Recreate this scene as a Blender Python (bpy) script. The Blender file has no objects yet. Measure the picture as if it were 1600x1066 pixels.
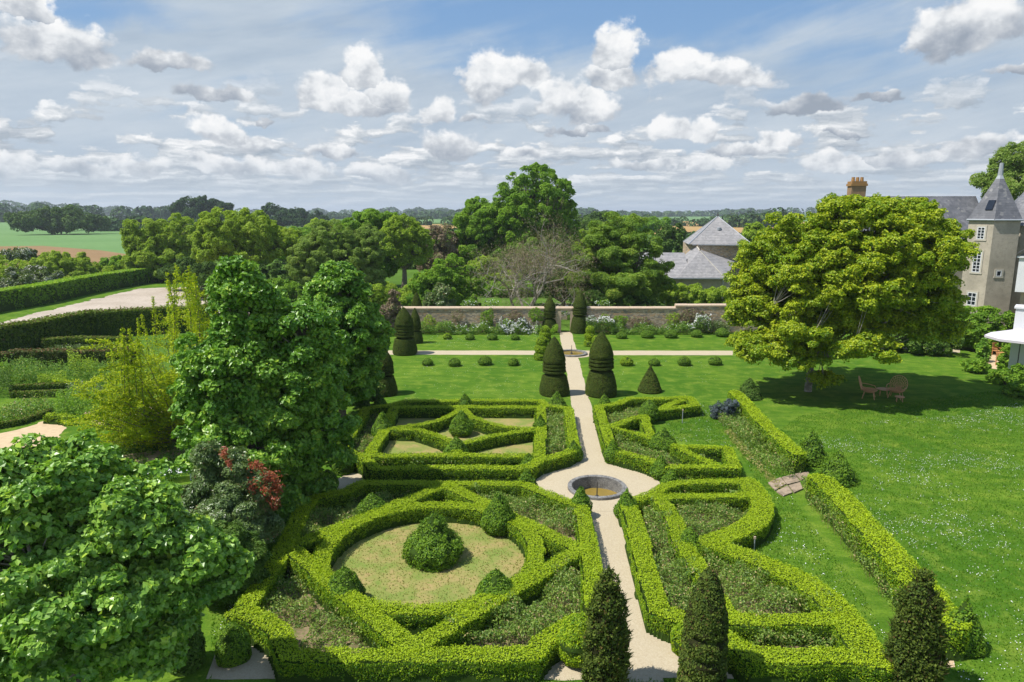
import bpy, math, random
import numpy as np
from mathutils import Vector
C = bpy.context.scene.collection
R = math.radians
H = 12.0; F = 1600*24/36.0
PITCH = R(10.7); YAW = R(2.28)
fwd = np.array([-math.sin(YAW)*math.cos(PITCH), math.cos(YAW)*math.cos(PITCH), -math.sin(PITCH)])
rgt = np.array([math.cos(YAW), math.sin(YAW), 0.0])
upv = np.cross(rgt, fwd)
CAM = np.array([0.0, 0.0, H])
rng = np.random.default_rng(7)
random.seed(7)

# ---------------------------------------------------------------- photo <-> ground survey
def ray(u, v): return fwd + rgt*((u-800)/F) + upv*((533-v)/F)
def G(u, v, z=0.0):
    d = ray(u, v); t = (z-H)/d[2]; p = CAM + d*t
    return np.array([p[0], p[1], z])
def GX(u, v): p = G(u, v); return float(p[0]), float(p[1])
def RNG(u, dist, v=332):                # ground point in the direction of pixel (u,v) at a ground range
    d = ray(u, v); n = math.hypot(d[0], d[1]); return np.array([d[0]/n*dist, d[1]/n*dist, 0.0])
def mpp(x, y, z=0.0): return float(np.dot(np.array([x, y, z])-CAM, fwd))/F
def HZ(x, y, v, u=None):                # height above a ground point at which row v is met
    # solve along vertical line through (x,y)
    a = np.array([x, y, 0.0])-CAM
    s = (533-v)/F
    # (a+z k).upv = s (a+z k).fwd
    return float((s*np.dot(a, fwd)-np.dot(a, upv))/(upv[2]-s*fwd[2]))

# ---------------------------------------------------------------- noise
def vnoise(p, seed=0):
    p = np.asarray(p, float); i = np.floor(p).astype(np.int64); f = p-i; f = f*f*(3-2*f)
    def h(x, y, z):
        n = (x*374761393 + y*668265263 + z*2147483647 + seed*974634777) & 0x7fffffff
        n = ((n ^ (n >> 13))*1274126177) & 0x7fffffff
        n = (n ^ (n >> 16)) & 0xffff
        return n/65535.0
    r = 0
    for dx in (0, 1):
        wx = f[:, 0] if dx else 1-f[:, 0]
        for dy in (0, 1):
            wy = f[:, 1] if dy else 1-f[:, 1]
            for dz in (0, 1):
                wz = f[:, 2] if dz else 1-f[:, 2]
                r = r + wx*wy*wz*h(i[:, 0]+dx, i[:, 1]+dy, i[:, 2]+dz)
    return r
def n2(x, y, s, seed=0): return vnoise(np.stack([x*s, y*s, np.zeros_like(x)+seed*3.3], 1), seed)

# ---------------------------------------------------------------- meshes
def link(name, me, parent=None):
    o = bpy.data.objects.new(name, me); C.objects.link(o)
    if parent is not None: o.parent = parent
    return o
def npmesh(name, V, T, mats, rnd=None, mi=None, smooth=False):
    V = np.asarray(V, np.float32); T = np.asarray(T, np.int32); k = T.shape[1]
    me = bpy.data.meshes.new(name)
    me.vertices.add(len(V)); me.vertices.foreach_set('co', V.ravel())
    me.loops.add(T.size); me.loops.foreach_set('vertex_index', T.ravel())
    me.polygons.add(len(T)); me.polygons.foreach_set('loop_start', np.arange(0, T.size, k, dtype=np.int32))
    me.polygons.foreach_set('loop_total', np.full(len(T), k, np.int32))
    for m in mats: me.materials.append(m)
    if mi is not None: me.polygons.foreach_set('material_index', np.asarray(mi, np.int32))
    me.polygons.foreach_set('use_smooth', np.full(len(T), bool(smooth)))
    if rnd is not None:
        a = me.attributes.new('rnd', 'FLOAT', 'FACE'); a.data.foreach_set('value', np.asarray(rnd, np.float32))
    me.update(calc_edges=True)
    return me
class TM:                                # triangle accumulator with a per-face random value and material index
    def __init__(s): s.V = []; s.T = []; s.r = []; s.m = []; s.n = 0
    def add(s, V, T, r=0.5, m=0):
        V = np.asarray(V, np.float32); T = np.asarray(T, np.int64)
        if len(T) == 0: return s
        if T.shape[1] == 4: T = np.concatenate([T[:, [0, 1, 2]], T[:, [0, 2, 3]]]); 
        s.V.append(V); s.T.append(T+s.n); s.n += len(V)
        rr = np.full(len(T), r, np.float32) if np.isscalar(r) else np.asarray(r, np.float32)
        if len(rr) != len(T): rr = np.concatenate([rr, rr])
        s.r.append(rr); s.m.append(np.full(len(T), m, np.int32)); return s
    def obj(s, name, mats, parent=None, smooth=False, origin=None):
        if not isinstance(mats, (list, tuple)): mats = [mats]
        V = np.concatenate(s.V)
        if origin is not None: V = V-np.asarray(origin, np.float32)
        me = npmesh(name, V, np.concatenate(s.T), mats, np.concatenate(s.r), np.concatenate(s.m), smooth)
        o = link(name, me, parent)
        if origin is not None and parent is None: o.location = origin
        return o
def unit(a): return a/np.maximum(np.linalg.norm(a, axis=1, keepdims=True), 1e-9)
def leaves(tm, P, N, L, W=None, tilt=0.6, rnd=None, m=0, droop=0.0, g=rng):
    """folded diamond leaves at P facing roughly N"""
    n = len(P)
    if n == 0: return
    L = np.broadcast_to(np.asarray(L, float), (n,))*g.uniform(.7, 1.3, n)
    W = L*0.62 if W is None else np.broadcast_to(np.asarray(W, float), (n,))
    N = unit(N + g.normal(0, tilt, (n, 3)))
    a = unit(np.cross(N, g.normal(0, 1, (n, 3)))); 
    if droop: a[:, 2] -= droop; a = unit(a)
    b = unit(np.cross(N, a))
    l2 = (L/2)[:, None]; w2 = (W/2)[:, None]
    v0 = P-a*l2; v2 = P+a*l2; up = N*(W*0.18)[:, None]
    v1 = P+b*w2+up; v3 = P-b*w2+up
    V = np.stack([v0, v1, v2, v3], 1).reshape(-1, 3)
    i = np.arange(n)*4
    T = np.concatenate([np.stack([i, i+1, i+2], 1), np.stack([i, i+2, i+3], 1)])
    r = g.uniform(0, 1, n) if rnd is None else rnd
    tm.add(V, T, np.concatenate([r, r]), m)
def tube(tm, pts, rad, sides=6, r=0.5, m=0):
    pts = np.asarray(pts, float); k = len(pts); rad = np.broadcast_to(np.asarray(rad, float), (k,))
    t = np.gradient(pts, axis=0); t = unit(t)
    ref = np.array([0, 0, 1.0]) if abs(t[:, 2]).mean() < .8 else np.array([1.0, 0, 0])
    x = unit(np.cross(t, ref)); y = np.cross(t, x)
    an = np.arange(sides)*2*math.pi/sides
    V = pts[:, None, :]+rad[:, None, None]*(np.cos(an)[None, :, None]*x[:, None, :]+np.sin(an)[None, :, None]*y[:, None, :])
    V = V.reshape(-1, 3); T = []
    for i in range(k-1):
        for j in range(sides):
            j2 = (j+1) % sides
            T.append([i*sides+j, i*sides+j2, (i+1)*sides+j2, (i+1)*sides+j])
    # caps
    V = np.concatenate([V, pts[:1], pts[-1:]]); c0 = k*sides; c1 = c0+1; Q = np.array(T)
    tm.add(V, Q, r, m)
    T2 = [[c0-0, j, (j+1) % sides] for j in range(sides)]+[[c1, (k-1)*sides+(j+1) % sides, (k-1)*sides+j] for j in range(sides)]
    tm.add(V, np.array(T2), r, m)
def box(tm, c, s, rz=0.0, r=0.5, m=0, tilt=None):
    x, y, z = s[0]/2, s[1]/2, s[2]/2
    V = np.array([[-x, -y, -z], [x, -y, -z], [x, y, -z], [-x, y, -z], [-x, -y, z], [x, -y, z], [x, y, z], [-x, y, z]], float)
    if tilt is not None:                 # rotation about local x then z
        ct, st = math.cos(tilt), math.sin(tilt); V = V@np.array([[1, 0, 0], [0, ct, st], [0, -st, ct]])
    cz, sz = math.cos(rz), math.sin(rz); V = V@np.array([[cz, sz, 0], [-sz, cz, 0], [0, 0, 1]])
    tm.add(V+np.asarray(c, float), np.array([[0, 3, 2, 1], [4, 5, 6, 7], [0, 1, 5, 4], [1, 2, 6, 5], [2, 3, 7, 6], [3, 0, 4, 7]]), r, m)
def lathe(tm, prof, c=(0, 0, 0), sides=32, r=0.5, m=0, cap=True, jit=0.0, seed=1):
    prof = np.asarray(prof, float); k = len(prof); an = np.arange(sides)*2*math.pi/sides
    rr = prof[:, 1][:, None]; zz = prof[:, 0][:, None]
    V = np.stack([rr*np.cos(an)[None], rr*np.sin(an)[None], zz+0*an[None]], 2).reshape(-1, 3)
    if jit:
        d = (vnoise(V*4+seed*7, seed)-.5)*2*jit
        V = V+unit(V*np.array([1, 1, 0.0])+1e-6)*d[:, None]
    T = []
    for i in range(k-1):
        for j in range(sides):
            j2 = (j+1) % sides; T.append([i*sides+j, i*sides+j2, (i+1)*sides+j2, (i+1)*sides+j])
    tm.add(V+np.asarray(c, float), np.array(T), r, m)
    if cap:
        Vc = np.concatenate([V[-sides:], V[-sides:].mean(0)[None]])+np.asarray(c, float)
        tm.add(Vc, np.array([[sides, j, (j+1) % sides] for j in range(sides)]), r, m)
def polyarea(P):
    x, y = P[:, 0], P[:, 1]; return 0.5*float(np.sum(x*np.roll(y, -1)-y*np.roll(x, -1)))
def ragged(pts, amp, step=.22):
    out = []; n = len(pts)
    for i in range(n):
        a = np.array(pts[i][:2], float); b = np.array(pts[(i+1) % n][:2], float); d = b-a; L_ = np.hypot(*d); k = int(min(max(1, L_/step), 260))
        nn = np.array([-d[1], d[0]])/max(L_, 1e-6); t = np.arange(k)/k; q = a+np.outer(t, d)
        j = (n2(q[:, 0], q[:, 1], 2.6, 5)-.5)*2*amp+(n2(q[:, 0], q[:, 1], .5, 6)-.5)*2*amp; j[0] = 0; out.append(q+nn*j[:, None])
    return np.concatenate(out)
def sheet(name, pts, z, mat, label=None, rag=0):
    pts = np.asarray([(p[0], p[1]) for p in pts], float)
    if polyarea(pts) < 0: pts = pts[::-1]
    if rag: pts = ragged(pts, rag)
    me = bpy.data.meshes.new(name); me.from_pydata([(a, b, z) for a, b in pts], [], [list(range(len(pts)))])
    me.materials.append(mat); o = link(name, me); o['kind'] = 'structure'; return o

# ---------------------------------------------------------------- tagging
def tag(o, label, cat, group=None, kind=None):
    if label: o['label'] = label
    if cat: o['category'] = cat
    if group: o['group'] = group
    if kind: o['kind'] = kind
    return o
def thing(name, label, cat, loc=(0, 0, 0), rz=0, group=None):
    o = bpy.data.objects.new(name, None); C.objects.link(o); o.location = loc; o.rotation_euler = (0, 0, rz)
    o.empty_display_size = .3
    return tag(o, label, cat, group)

# ---------------------------------------------------------------- materials
def newmat(name):
    m = bpy.data.materials.new(name); m.use_nodes = True; nt = m.node_tree; nt.nodes.clear()
    return m, nt, nt.nodes.new, nt.links.new
def mixc(nt, fac, a, b, mode='MIX'):
    n = nt.nodes.new('ShaderNodeMix'); n.data_type = 'RGBA'; n.blend_type = mode
    for s, v in ((0, fac), (6, a), (7, b)):
        if isinstance(v, bpy.types.NodeSocket): nt.links.new(v, n.inputs[s])
        elif s == 0: n.inputs[0].default_value = v
        else: n.inputs[s].default_value = (*v, 1)
    return n.outputs[2]
def mth(nt, op, a, b=0.0, c=0.0, clamp=False):
    n = nt.nodes.new('ShaderNodeMath'); n.operation = op; n.use_clamp = clamp
    for i, v in enumerate((a, b, c)):
        if isinstance(v, bpy.types.NodeSocket): nt.links.new(v, n.inputs[i])
        else: n.inputs[i].default_value = v
    return n.outputs[0]
def mapr(nt, v, a, b, c=0.0, d=1.0, smooth=False):
    n = nt.nodes.new('ShaderNodeMapRange'); n.clamp = True
    if smooth: n.interpolation_type = 'SMOOTHSTEP'
    nt.links.new(v, n.inputs[0]); 
    for i, x in enumerate((a, b, c, d)): n.inputs[i+1].default_value = x
    return n.outputs[0]
def noise(nt, vec, scale, detail=3, rough=.55, dist=0.0, out=0):
    n = nt.nodes.new('ShaderNodeTexNoise'); n.inputs['Scale'].default_value = scale; n.inputs['Detail'].default_value = detail
    n.inputs['Roughness'].default_value = rough; n.inputs['Distortion'].default_value = dist
    nt.links.new(vec, n.inputs['Vector']); return n.outputs[out]
def leafmat(name, c1, c2, c3=None, trans=.3, rough=.5, spec=.25, ns=.5, namp=.35, p3=.12):
    m, nt, N, L = newmat(name)
    at = N('ShaderNodeAttribute'); at.attribute_name = 'rnd'
    geo = N('ShaderNodeNewGeometry')
    nz = noise(nt, geo.outputs['Position'], ns, 2)
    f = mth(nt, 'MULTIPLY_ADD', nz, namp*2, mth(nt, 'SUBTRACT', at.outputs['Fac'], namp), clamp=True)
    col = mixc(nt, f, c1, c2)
    if c3 is not None:
        g = mth(nt, 'GREATER_THAN', at.outputs['Fac'], 1-p3)
        col = mixc(nt, g, col, c3)
    bs = N('ShaderNodeBsdfPrincipled'); L(col, bs.inputs['Base Color']); bs.inputs['Roughness'].default_value = rough
    bs.inputs['Specular IOR Level'].default_value = spec
    tr = N('ShaderNodeBsdfTranslucent'); 
    tc = mixc(nt, 1.0, col, (1.15, 1.2, .55), 'MULTIPLY'); L(tc, tr.inputs['Color'])
    mx = N('ShaderNodeMixShader'); mx.inputs[0].default_value = trans; L(bs.outputs[0], mx.inputs[1]); L(tr.outputs[0], mx.inputs[2])
    out = N('ShaderNodeOutputMaterial'); L(mx.outputs[0], out.inputs[0]); return m
def surf(name, build, rough=.9, spec=.2, bump=None):
    """build(nt,pos)->(colour socket, height socket or None)"""
    m, nt, N, L = newmat(name)
    geo = N('ShaderNodeNewGeometry'); pos = geo.outputs['Position']
    col, h = build(nt, pos)
    bs = N('ShaderNodeBsdfPrincipled'); bs.inputs['Roughness'].default_value = rough; bs.inputs['Specular IOR Level'].default_value = spec
    if isinstance(col, tuple): bs.inputs['Base Color'].default_value = (*col, 1)
    else: L(col, bs.inputs['Base Color'])
    if h is not None:
        b = N('ShaderNodeBump'); b.inputs['Strength'].default_value = bump[0]; b.inputs['Distance'].default_value = bump[1]
        L(h, b.inputs['Height']); L(b.outputs[0], bs.inputs['Normal'])
    out = N('ShaderNodeOutputMaterial'); L(bs.outputs[0], out.inputs[0]); return m
def flatmat(name, c, rough=.7, spec=.3, var=.12, ns=2.0, metal=0):
    def b(nt, pos):
        n = noise(nt, pos, ns, 4)
        return mixc(nt, n, tuple(x*(1-var) for x in c), tuple(min(1, x*(1+var)) for x in c)), None
    m = surf(name, b, rough, spec); return m

def g_lawn(nt, pos):
    mp = nt.nodes.new('ShaderNodeMapping'); mp.inputs['Rotation'].default_value = (0, 0, .9); mp.inputs['Scale'].default_value = (.22, 1.1, 1); nt.links.new(pos, mp.inputs[0])
    a = noise(nt, pos, .16, 4, .6); b = noise(nt, pos, 1.1, 5, .65); c = noise(nt, pos, 13, 4, .75); d = noise(nt, mp.outputs[0], 1.6, 4, .6)
    col = mixc(nt, mapr(nt, a, .35, .65), (.058, .140, .011), (.130, .220, .020))
    col = mixc(nt, mapr(nt, d, .40, .62, 0, .75), col, (.048, .120, .009))
    col = mixc(nt, mapr(nt, b, .48, .72, 0, .8), col, (.20, .27, .035))
    col = mixc(nt, mapr(nt, c, .42, .75, 0, .8), col, (.035, .090, .008))
    return col, c
M = {}
M['lawn'] = surf('lawn', g_lawn, .95, .05, (.6, .05))
def g_dry(nt, pos):
    a = noise(nt, pos, .9, 4, .65); b = noise(nt, pos, 7, 4, .7)
    col = mixc(nt, mapr(nt, a, .42, .58), (.33, .25, .11), (.15, .215, .045))
    col = mixc(nt, mapr(nt, b, .35, .7), col, (.22, .235, .065))
    return col, b
M['dry'] = surf('dry_grass', g_dry, .95, .05, (.6, .04))
def g_gravel(nt, pos):
    a = noise(nt, pos, .6, 3); b = noise(nt, pos, 22, 3, .8); c = noise(nt, pos, 5, 3)
    col = mixc(nt, a, (.43, .375, .265), (.54, .475, .345))
    col = mixc(nt, mapr(nt, b, .3, .75), col, (.36, .29, .19))
    col = mixc(nt, mapr(nt, c, .62, .8, 0, .4), col, (.30, .24, .15))
    return col, b
M['gravel'] = surf('gravel', g_gravel, .95, .1, (.5, .03))
def g_grav2(nt, pos):
    a = noise(nt, pos, .15, 4, .7); b = noise(nt, pos, 3, 4, .8)
    col = mixc(nt, mapr(nt, a, .35, .65), (.50, .43, .36), (.36, .30, .24))
    col = mixc(nt, mapr(nt, b, .4, .8), col, (.28, .24, .18))
    return col, None
M['carpark'] = surf('car_park_gravel', g_grav2, .95, .1)
def g_soil(nt, pos):
    a = noise(nt, pos, 2.5, 5, .7); b = noise(nt, pos, 12, 3)
    col = mixc(nt, mapr(nt, a, .35, .65), (.27, .195, .12), (.12, .10, .05))
    col = mixc(nt, mapr(nt, b, .45, .7, 0, .7), col, (.10, .15, .03))
    return col, b
M['soil'] = surf('soil', g_soil, .95, .1, (.8, .05))
def g_meadow(nt, pos):
    a = noise(nt, pos, .02, 4); b = noise(nt, pos, .25, 4)
    col = mixc(nt, mapr(nt, a, .35, .65), (.055, .13, .015), (.10, .18, .025))
    col = mixc(nt, mapr(nt, b, .4, .7), col, (.06, .11, .015)); return col, None
M['meadow'] = surf('meadow', g_meadow, .95, .05)
def fieldmat(name, c1, c2, s=.02, rows=0):
    def b(nt, pos):
        a = noise(nt, pos, s, 4); w = noise(nt, pos, s*12, 4)
        col = mixc(nt, mapr(nt, a, .3, .7), c1, c2)
        col = mixc(nt, mapr(nt, w, .45, .8, 0, .35), col, tuple(x*.6 for x in c1)); return col, None
    return surf(name, b, .95, .05)
M['crop'] = fieldmat('green_crop', (.115, .215, .075), (.145, .25, .09))
M['plough'] = fieldmat('ploughed_earth', (.22, .14, .07), (.28, .19, .10))
M['straw'] = fieldmat('straw_field', (.42, .27, .11), (.30, .20, .08), .006)
M['farfield'] = fieldmat('far_field', (.10, .19, .05), (.13, .21, .06), .006)
def g_wall(nt, pos):
    v = nt.nodes.new('ShaderNodeTexVoronoi'); v.inputs['Scale'].default_value = 5.5; v.feature = 'F1'
    mp = nt.nodes.new('ShaderNodeMapping'); mp.inputs['Scale'].default_value = (.75, .75, 1.7); nt.links.new(pos, mp.inputs[0])
    nt.links.new(mp.outputs[0], v.inputs['Vector'])
    e = nt.nodes.new('ShaderNodeTexVoronoi'); e.feature = 'DISTANCE_TO_EDGE'; e.inputs['Scale'].default_value = 5.5; nt.links.new(mp.outputs[0], e.inputs['Vector'])
    sp = nt.nodes.new('ShaderNodeSeparateColor'); nt.links.new(v.outputs['Color'], sp.inputs[0])
    col = mixc(nt, sp.outputs[0], (.38, .28, .19), (.58, .47, .35))
    col = mixc(nt, mapr(nt, sp.outputs[1], .72, .8), col, (.24, .21, .19))
    col = mixc(nt, mapr(nt, sp.outputs[2], .8, .85), col, (.50, .32, .18))
    col = mixc(nt, mapr(nt, e.outputs[0], .02, .07), (.30, .25, .18), col)
    st = noise(nt, pos, .7, 4); col = mixc(nt, mapr(nt, st, .5, .75, 0, .6), col, (.16, .13, .095))
    return col, e.outputs[0]
M['rubble'] = surf('rubble_stone', g_wall, .9, .2, (.6, .04))
def g_cop(nt, pos):
    a = noise(nt, pos, 1.3, 5, .65); b = noise(nt, pos, 9, 3)
    col = mixc(nt, a, (.46, .34, .24), (.56, .45, .34)); col = mixc(nt, mapr(nt, b, .55, .75, 0, .6), col, (.24, .2, .15)); return col, b
M['coping'] = surf('coping_stone', g_cop, .9, .2, (.3, .03))
def g_render(nt, pos):
    a = noise(nt, pos, .5, 5, .65); b = noise(nt, pos, 3.5, 5, .7)
    col = mixc(nt, mapr(nt, a, .35, .65), (.45, .40, .32), (.33, .295, .235)); col = mixc(nt, mapr(nt, b, .5, .75, 0, .7), col, (.25, .23, .19)); return col, b
M['render'] = surf('lime_render', g_render, .95, .1, (.3, .04))
def g_slate(c1, c2, rowh=.22):
    def b(nt, pos):
        sp = nt.nodes.new('ShaderNodeSeparateXYZ'); nt.links.new(pos, sp.inputs[0])
        r = mth(nt, 'FRACT', mth(nt, 'DIVIDE', sp.outputs[2], rowh))
        v = nt.nodes.new('ShaderNodeTexVoronoi'); v.inputs['Scale'].default_value = 3.6; nt.links.new(pos, v.inputs['Vector'])
        s2 = nt.nodes.new('ShaderNodeSeparateColor'); nt.links.new(v.outputs['Color'], s2.inputs[0])
        a = noise(nt, pos, .6, 5, .65)
        col = mixc(nt, mapr(nt, a, .3, .7), c1, c2)
        col = mixc(nt, mth(nt, 'MULTIPLY', s2.outputs[0], .55), col, tuple(x*.62 for x in c1))
        col = mixc(nt, mapr(nt, s2.outputs[1], .93, .96, 0, .35), col, (.34, .33, .31))
        col = mixc(nt, mapr(nt, r, .0, .16, .55, 0), col, tuple(x*.35 for x in c1))
        return col, None
    return b
M['slate'] = surf('slate', g_slate((.085, .09, .105), (.19, .19, .205)), .55, .4)
M['slate2'] = surf('lichened_slate', g_slate((.25, .245, .25), (.36, .345, .34), .35), .6, .3)
def g_slabs(nt, pos):
    a = noise(nt, pos, 4, 5, .7); return mixc(nt, mapr(nt, a, .35, .65), (.18, .14, .10), (.36, .28, .20)), a
M['ashlar'] = surf('ashlar_stone', lambda nt, pos: (mixc(nt, noise(nt, pos, 2.5, 5, .7), (.52, .485, .41), (.38, .35, .29)), None), .9, .1)
M['slab'] = surf('sandstone_slab', g_slabs, .9, .2, (.3, .03))
def g_kerb(nt, pos):
    a = noise(nt, pos, 3.5, 5, .7); b = noise(nt, pos, 16, 4, .7)
    col = mixc(nt, mapr(nt, a, .35, .65), (.10, .10, .10), (.22, .215, .205)); col = mixc(nt, mapr(nt, b, .5, .7, 0, .7), col, (.42, .41, .38)); return col, b
M['kerb'] = surf('weathered_granite', g_kerb, .8, .3, (.5, .03))
M['white'] = flatmat('white_paint', (.64, .65, .67), .5, .3, .06)
M['glass'] = flatmat('window_glass', (.015, .02, .03), .08, .6, .3)
M['zinc'] = flatmat('zinc', (.30, .32, .35), .4, .5, .1)
M['iron'] = flatmat('dark_iron', (.06, .055, .05), .5, .4)
M['canvas'] = flatmat('parasol_canvas', (.56, .53, .57), .8, .1, .05)
M['rattan'] = flatmat('rattan', (.55, .30, .16), .6, .3, .25, 9)
M['teak'] = flatmat('orange_wood', (.46, .22, .09), .6, .3, .2, 6)
M['brickch'] = surf('chimney_brick', lambda nt, pos: (mixc(nt, noise(nt, pos, 3, 5, .7), (.36, .25, .14), (.20, .12, .08)), None), .9, .1)
M['lichen'] = surf('orange_lichen', lambda nt, pos: (mixc(nt, noise(nt, pos, 3, 5, .7), (.42, .23, .08), (.20, .13, .07)), None), .9, .1)
M['sand'] = flatmat('sandy_soil', (.50, .38, .24), .95, .1, .25, 3)
def g_bark(nt, pos):
    a = noise(nt, pos, 6, 5, .7); return mixc(nt, mapr(nt, a, .35, .7), (.09, .075, .055), (.26, .23, .19)), a
M['bark'] = surf('bark', g_bark, .95, .1, (.6, .04))
M['palebark'] = surf('pale_bark', lambda nt, pos: (mixc(nt, mapr(nt, noise(nt, pos, 4, 5, .7), .35, .7), (.17, .15, .12), (.42, .39, .34)), None), .9, .1)
M['daisy'] = flatmat('daisy_white', (.82, .80, .84), .7, .1, .05)
M['bluehaze'] = leafmat('blue_flowers', (.10, .13, .15), (.20, .23, .30), (.08, .15, .05), p3=.35)
# foliage
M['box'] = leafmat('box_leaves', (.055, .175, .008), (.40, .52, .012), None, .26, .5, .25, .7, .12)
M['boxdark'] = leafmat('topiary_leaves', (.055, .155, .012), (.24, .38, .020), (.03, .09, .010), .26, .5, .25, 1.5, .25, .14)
M['core'] = flatmat('painted_gap_shade', (.032, .060, .010), .95, .05, .5, 6)  # solid body behind the leaves; gap shade is put into its dark colour
M['yewcore'] = flatmat('yew_gap_shade', (.022, .024, .009), .95, .05, .5, 6)  # yew body, likewise coloured dark to stand for shade between the needles
M['yew'] = leafmat('yew_needles', (.036, .070, .012), (.125, .165, .022), (.12, .085, .028), .12, .7, .15, .8, .3, .07)
M['lime'] = leafmat('lime_leaves', (.095, .24, .026), (.34, .54, .08), (.44, .60, .07), .28, .36, .45, .5, .25, .1)
M['lime2'] = leafmat('fresh_lime_leaves', (.070, .20, .018), (.27, .47, .050), (.38, .54, .05), .28, .4, .4, .5, .25, .1)
M['maple'] = leafmat('maple_leaves', (.15, .28, .012), (.52, .56, .022), (.09, .20, .01), .34, .45, .3, .35, .30, .10)
M['sunburst'] = leafmat('golden_leaves', (.32, .42, .015), (.58, .62, .02), (.16, .30, .02), .40, .5, .2, .5, .3, .15)
M['oak'] = leafmat('oak_leaves', (.11, .235, .024), (.30, .49, .042), (.34, .47, .05), .40, .55, .2, .15, .3)
M['ash'] = leafmat('ash_leaves', (.19, .30, .03), (.42, .56, .055), (.44, .52, .08), .40, .55, .2, .15, .3)
M['olive'] = leafmat('willow_leaves', (.17, .27, .05), (.34, .46, .10), (.38, .42, .13), .40, .6, .2, .15, .3)
M['hornbeam'] = leafmat('hornbeam_leaves', (.11, .215, .026), (.32, .45, .05), (.40, .46, .07), .40, .55, .25, .3, .3)
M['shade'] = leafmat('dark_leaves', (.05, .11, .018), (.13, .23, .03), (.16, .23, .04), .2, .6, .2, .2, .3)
M['plum'] = leafmat('plum_leaves', (.22, .165, .115), (.34, .27, .18), (.20, .25, .07), .2, .6, .2, .4, .3, .25)
M['photinia'] = leafmat('photinia_leaves', (.07, .13, .035), (.20, .29, .075), (.27, .20, .10), .2, .35, .5, .8, .3, .08)
M['redleaf'] = leafmat('red_shoots', (.26, .05, .025), (.40, .12, .05), (.16, .14, .05), .3, .45, .3, 2, .3, .15)
M['hedgefar'] = leafmat('hedge_leaves', (.060, .12, .012), (.17, .24, .018), (.16, .12, .04), .25, .6, .2, .6, .3, .1)
M['beech'] = leafmat('brown_green_hedge', (.035, .055, .012), (.10, .12, .02), (.20, .11, .05), .2, .6, .2, .6, .3, .15)
M['rose'] = leafmat('rose_leaves', (.085, .18, .028), (.30, .42, .065), (.48, .38, .17), .32, .42, .4, .9, .35, .08)
M['perennial'] = leafmat('perennial_leaves', (.09, .20, .03), (.26, .42, .07), (.36, .40, .07), .3, .5, .25, .8, .35, .1)
M['hawthorn'] = leafmat('hawthorn_blossom', (.09, .15, .03), (.17, .23, .05), (.62, .62, .56), .2, .6, .2, .8, .35, .33)
M['petal'] = leafmat('white_petals', (.62, .62, .66), (.80, .80, .84), (.12, .22, .05), .2, .6, .2, .8, .3, .25)
M['pink'] = leafmat('pink_petals', (.55, .16, .20), (.70, .30, .33), (.12, .22, .05), .2, .6, .2, .8, .3, .3)
M['grass'] = leafmat('grass_blades', (.055, .16, .010), (.14, .28, .018), (.20, .26, .05), .35, .6, .15, .25, .35, .06)
M['drygrass'] = leafmat('dry_blades', (.22, .26, .06), (.42, .37, .13), (.50, .42, .2), .3, .6, .15, 1.2, .4, .15)
M['farwood'] = leafmat('far_wood', (.030, .070, .024), (.075, .14, .038), (.10, .15, .04), .1, .8, .1, .02, .3, .1)

# ---------------------------------------------------------------- ground sheets
def grid_ground():
    n = 140
    xs = np.sign(np.linspace(-1, 1, n))*np.abs(np.linspace(-1, 1, n))**2.6*9000
    ys = -60+np.linspace(0, 1, n)**2.6*9000
    X, Y = np.meshgrid(xs, ys); D = np.hypot(X, Y)
    Z = np.clip((D-900)/5000, 0, 1)**1.3*10*(vnoise(np.stack([X.ravel()/900, Y.ravel()/900, X.ravel()*0], 1), 3).reshape(X.shape)*1.2)
    Z = np.where((X > -20) & (X < 36) & (Y > 12) & (Y < 58), -1.2, Z)   # dug out below the lawn so that the basin can be sunk
    V = np.stack([X, Y, Z], 2).reshape(-1, 3); i = np.arange(n-1)
    I, J = np.meshgrid(i, i); a = (J*n+I).ravel(); T = np.stack([a, a+1, a+n+1, a+n], 1)
    o = link('ground', npmesh('ground', V, T, [M['meadow']], smooth=True)); o['kind'] = 'structure'
grid_ground()
def px(*pts): return [GX(*p) for p in pts]
# lawn (near garden, up to the wall)
def circ(c, r, n=48): return [(c[0]+r*math.cos(2*math.pi*k/n), c[1]+r*math.sin(2*math.pi*k/n)) for k in range(n)]
def holed(name, outer, hole, z, mat):
    from mathutils.geometry import tessellate_polygon
    pts = [Vector((p[0], p[1], z)) for p in outer]; hp = [Vector((p[0], p[1], z)) for p in hole][::-1]
    tri = tessellate_polygon([pts, hp]); allp = pts+hp; fs = []
    for t in tri:
        a, b, c = (allp[i] for i in t); fs.append(t if (b-a).cross(c-a).z > 0 else t[::-1])
    me = bpy.data.meshes.new(name); me.from_pydata([tuple(p) for p in allp], [], fs); me.materials.append(mat); o = link(name, me); o['kind'] = 'structure'; return o
bx, by = GX(933, 763); mpb = mpp(bx, by)
holed('lawn', [(-45, 2), (60, 2), (60, 74), (3, 69.6), (-26, 70), (-26, 2)], circ((bx, by), 41*mpb), .012, M['lawn'])
xl, xr = GX(908, 720)[0], GX(950, 720)[0]
SL, SR = .167, .266
def pedge(s, v): return GX(843+s*(v-332), v)
sheet('path', [pedge(SL, 519), pedge(SR, 519), pedge(SR, 620), pedge(SR, 735), pedge(SL, 735), pedge(SL, 620)], .020, M['gravel'], rag=.06)
sheet('path', [pedge(SL, 786), pedge(SR, 786), pedge(SR, 900), pedge(SR+.002, 1200), pedge(SL, 1200), pedge(SL, 900)], .020, M['gravel'], rag=.06)
fc = GX(934, 757.5); fr = 98.5*mpp(*fc)
holed('gravel_circle', ragged(circ(fc, fr), .06), circ((bx, by), 41*mpb), .025, M['gravel'])
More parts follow.
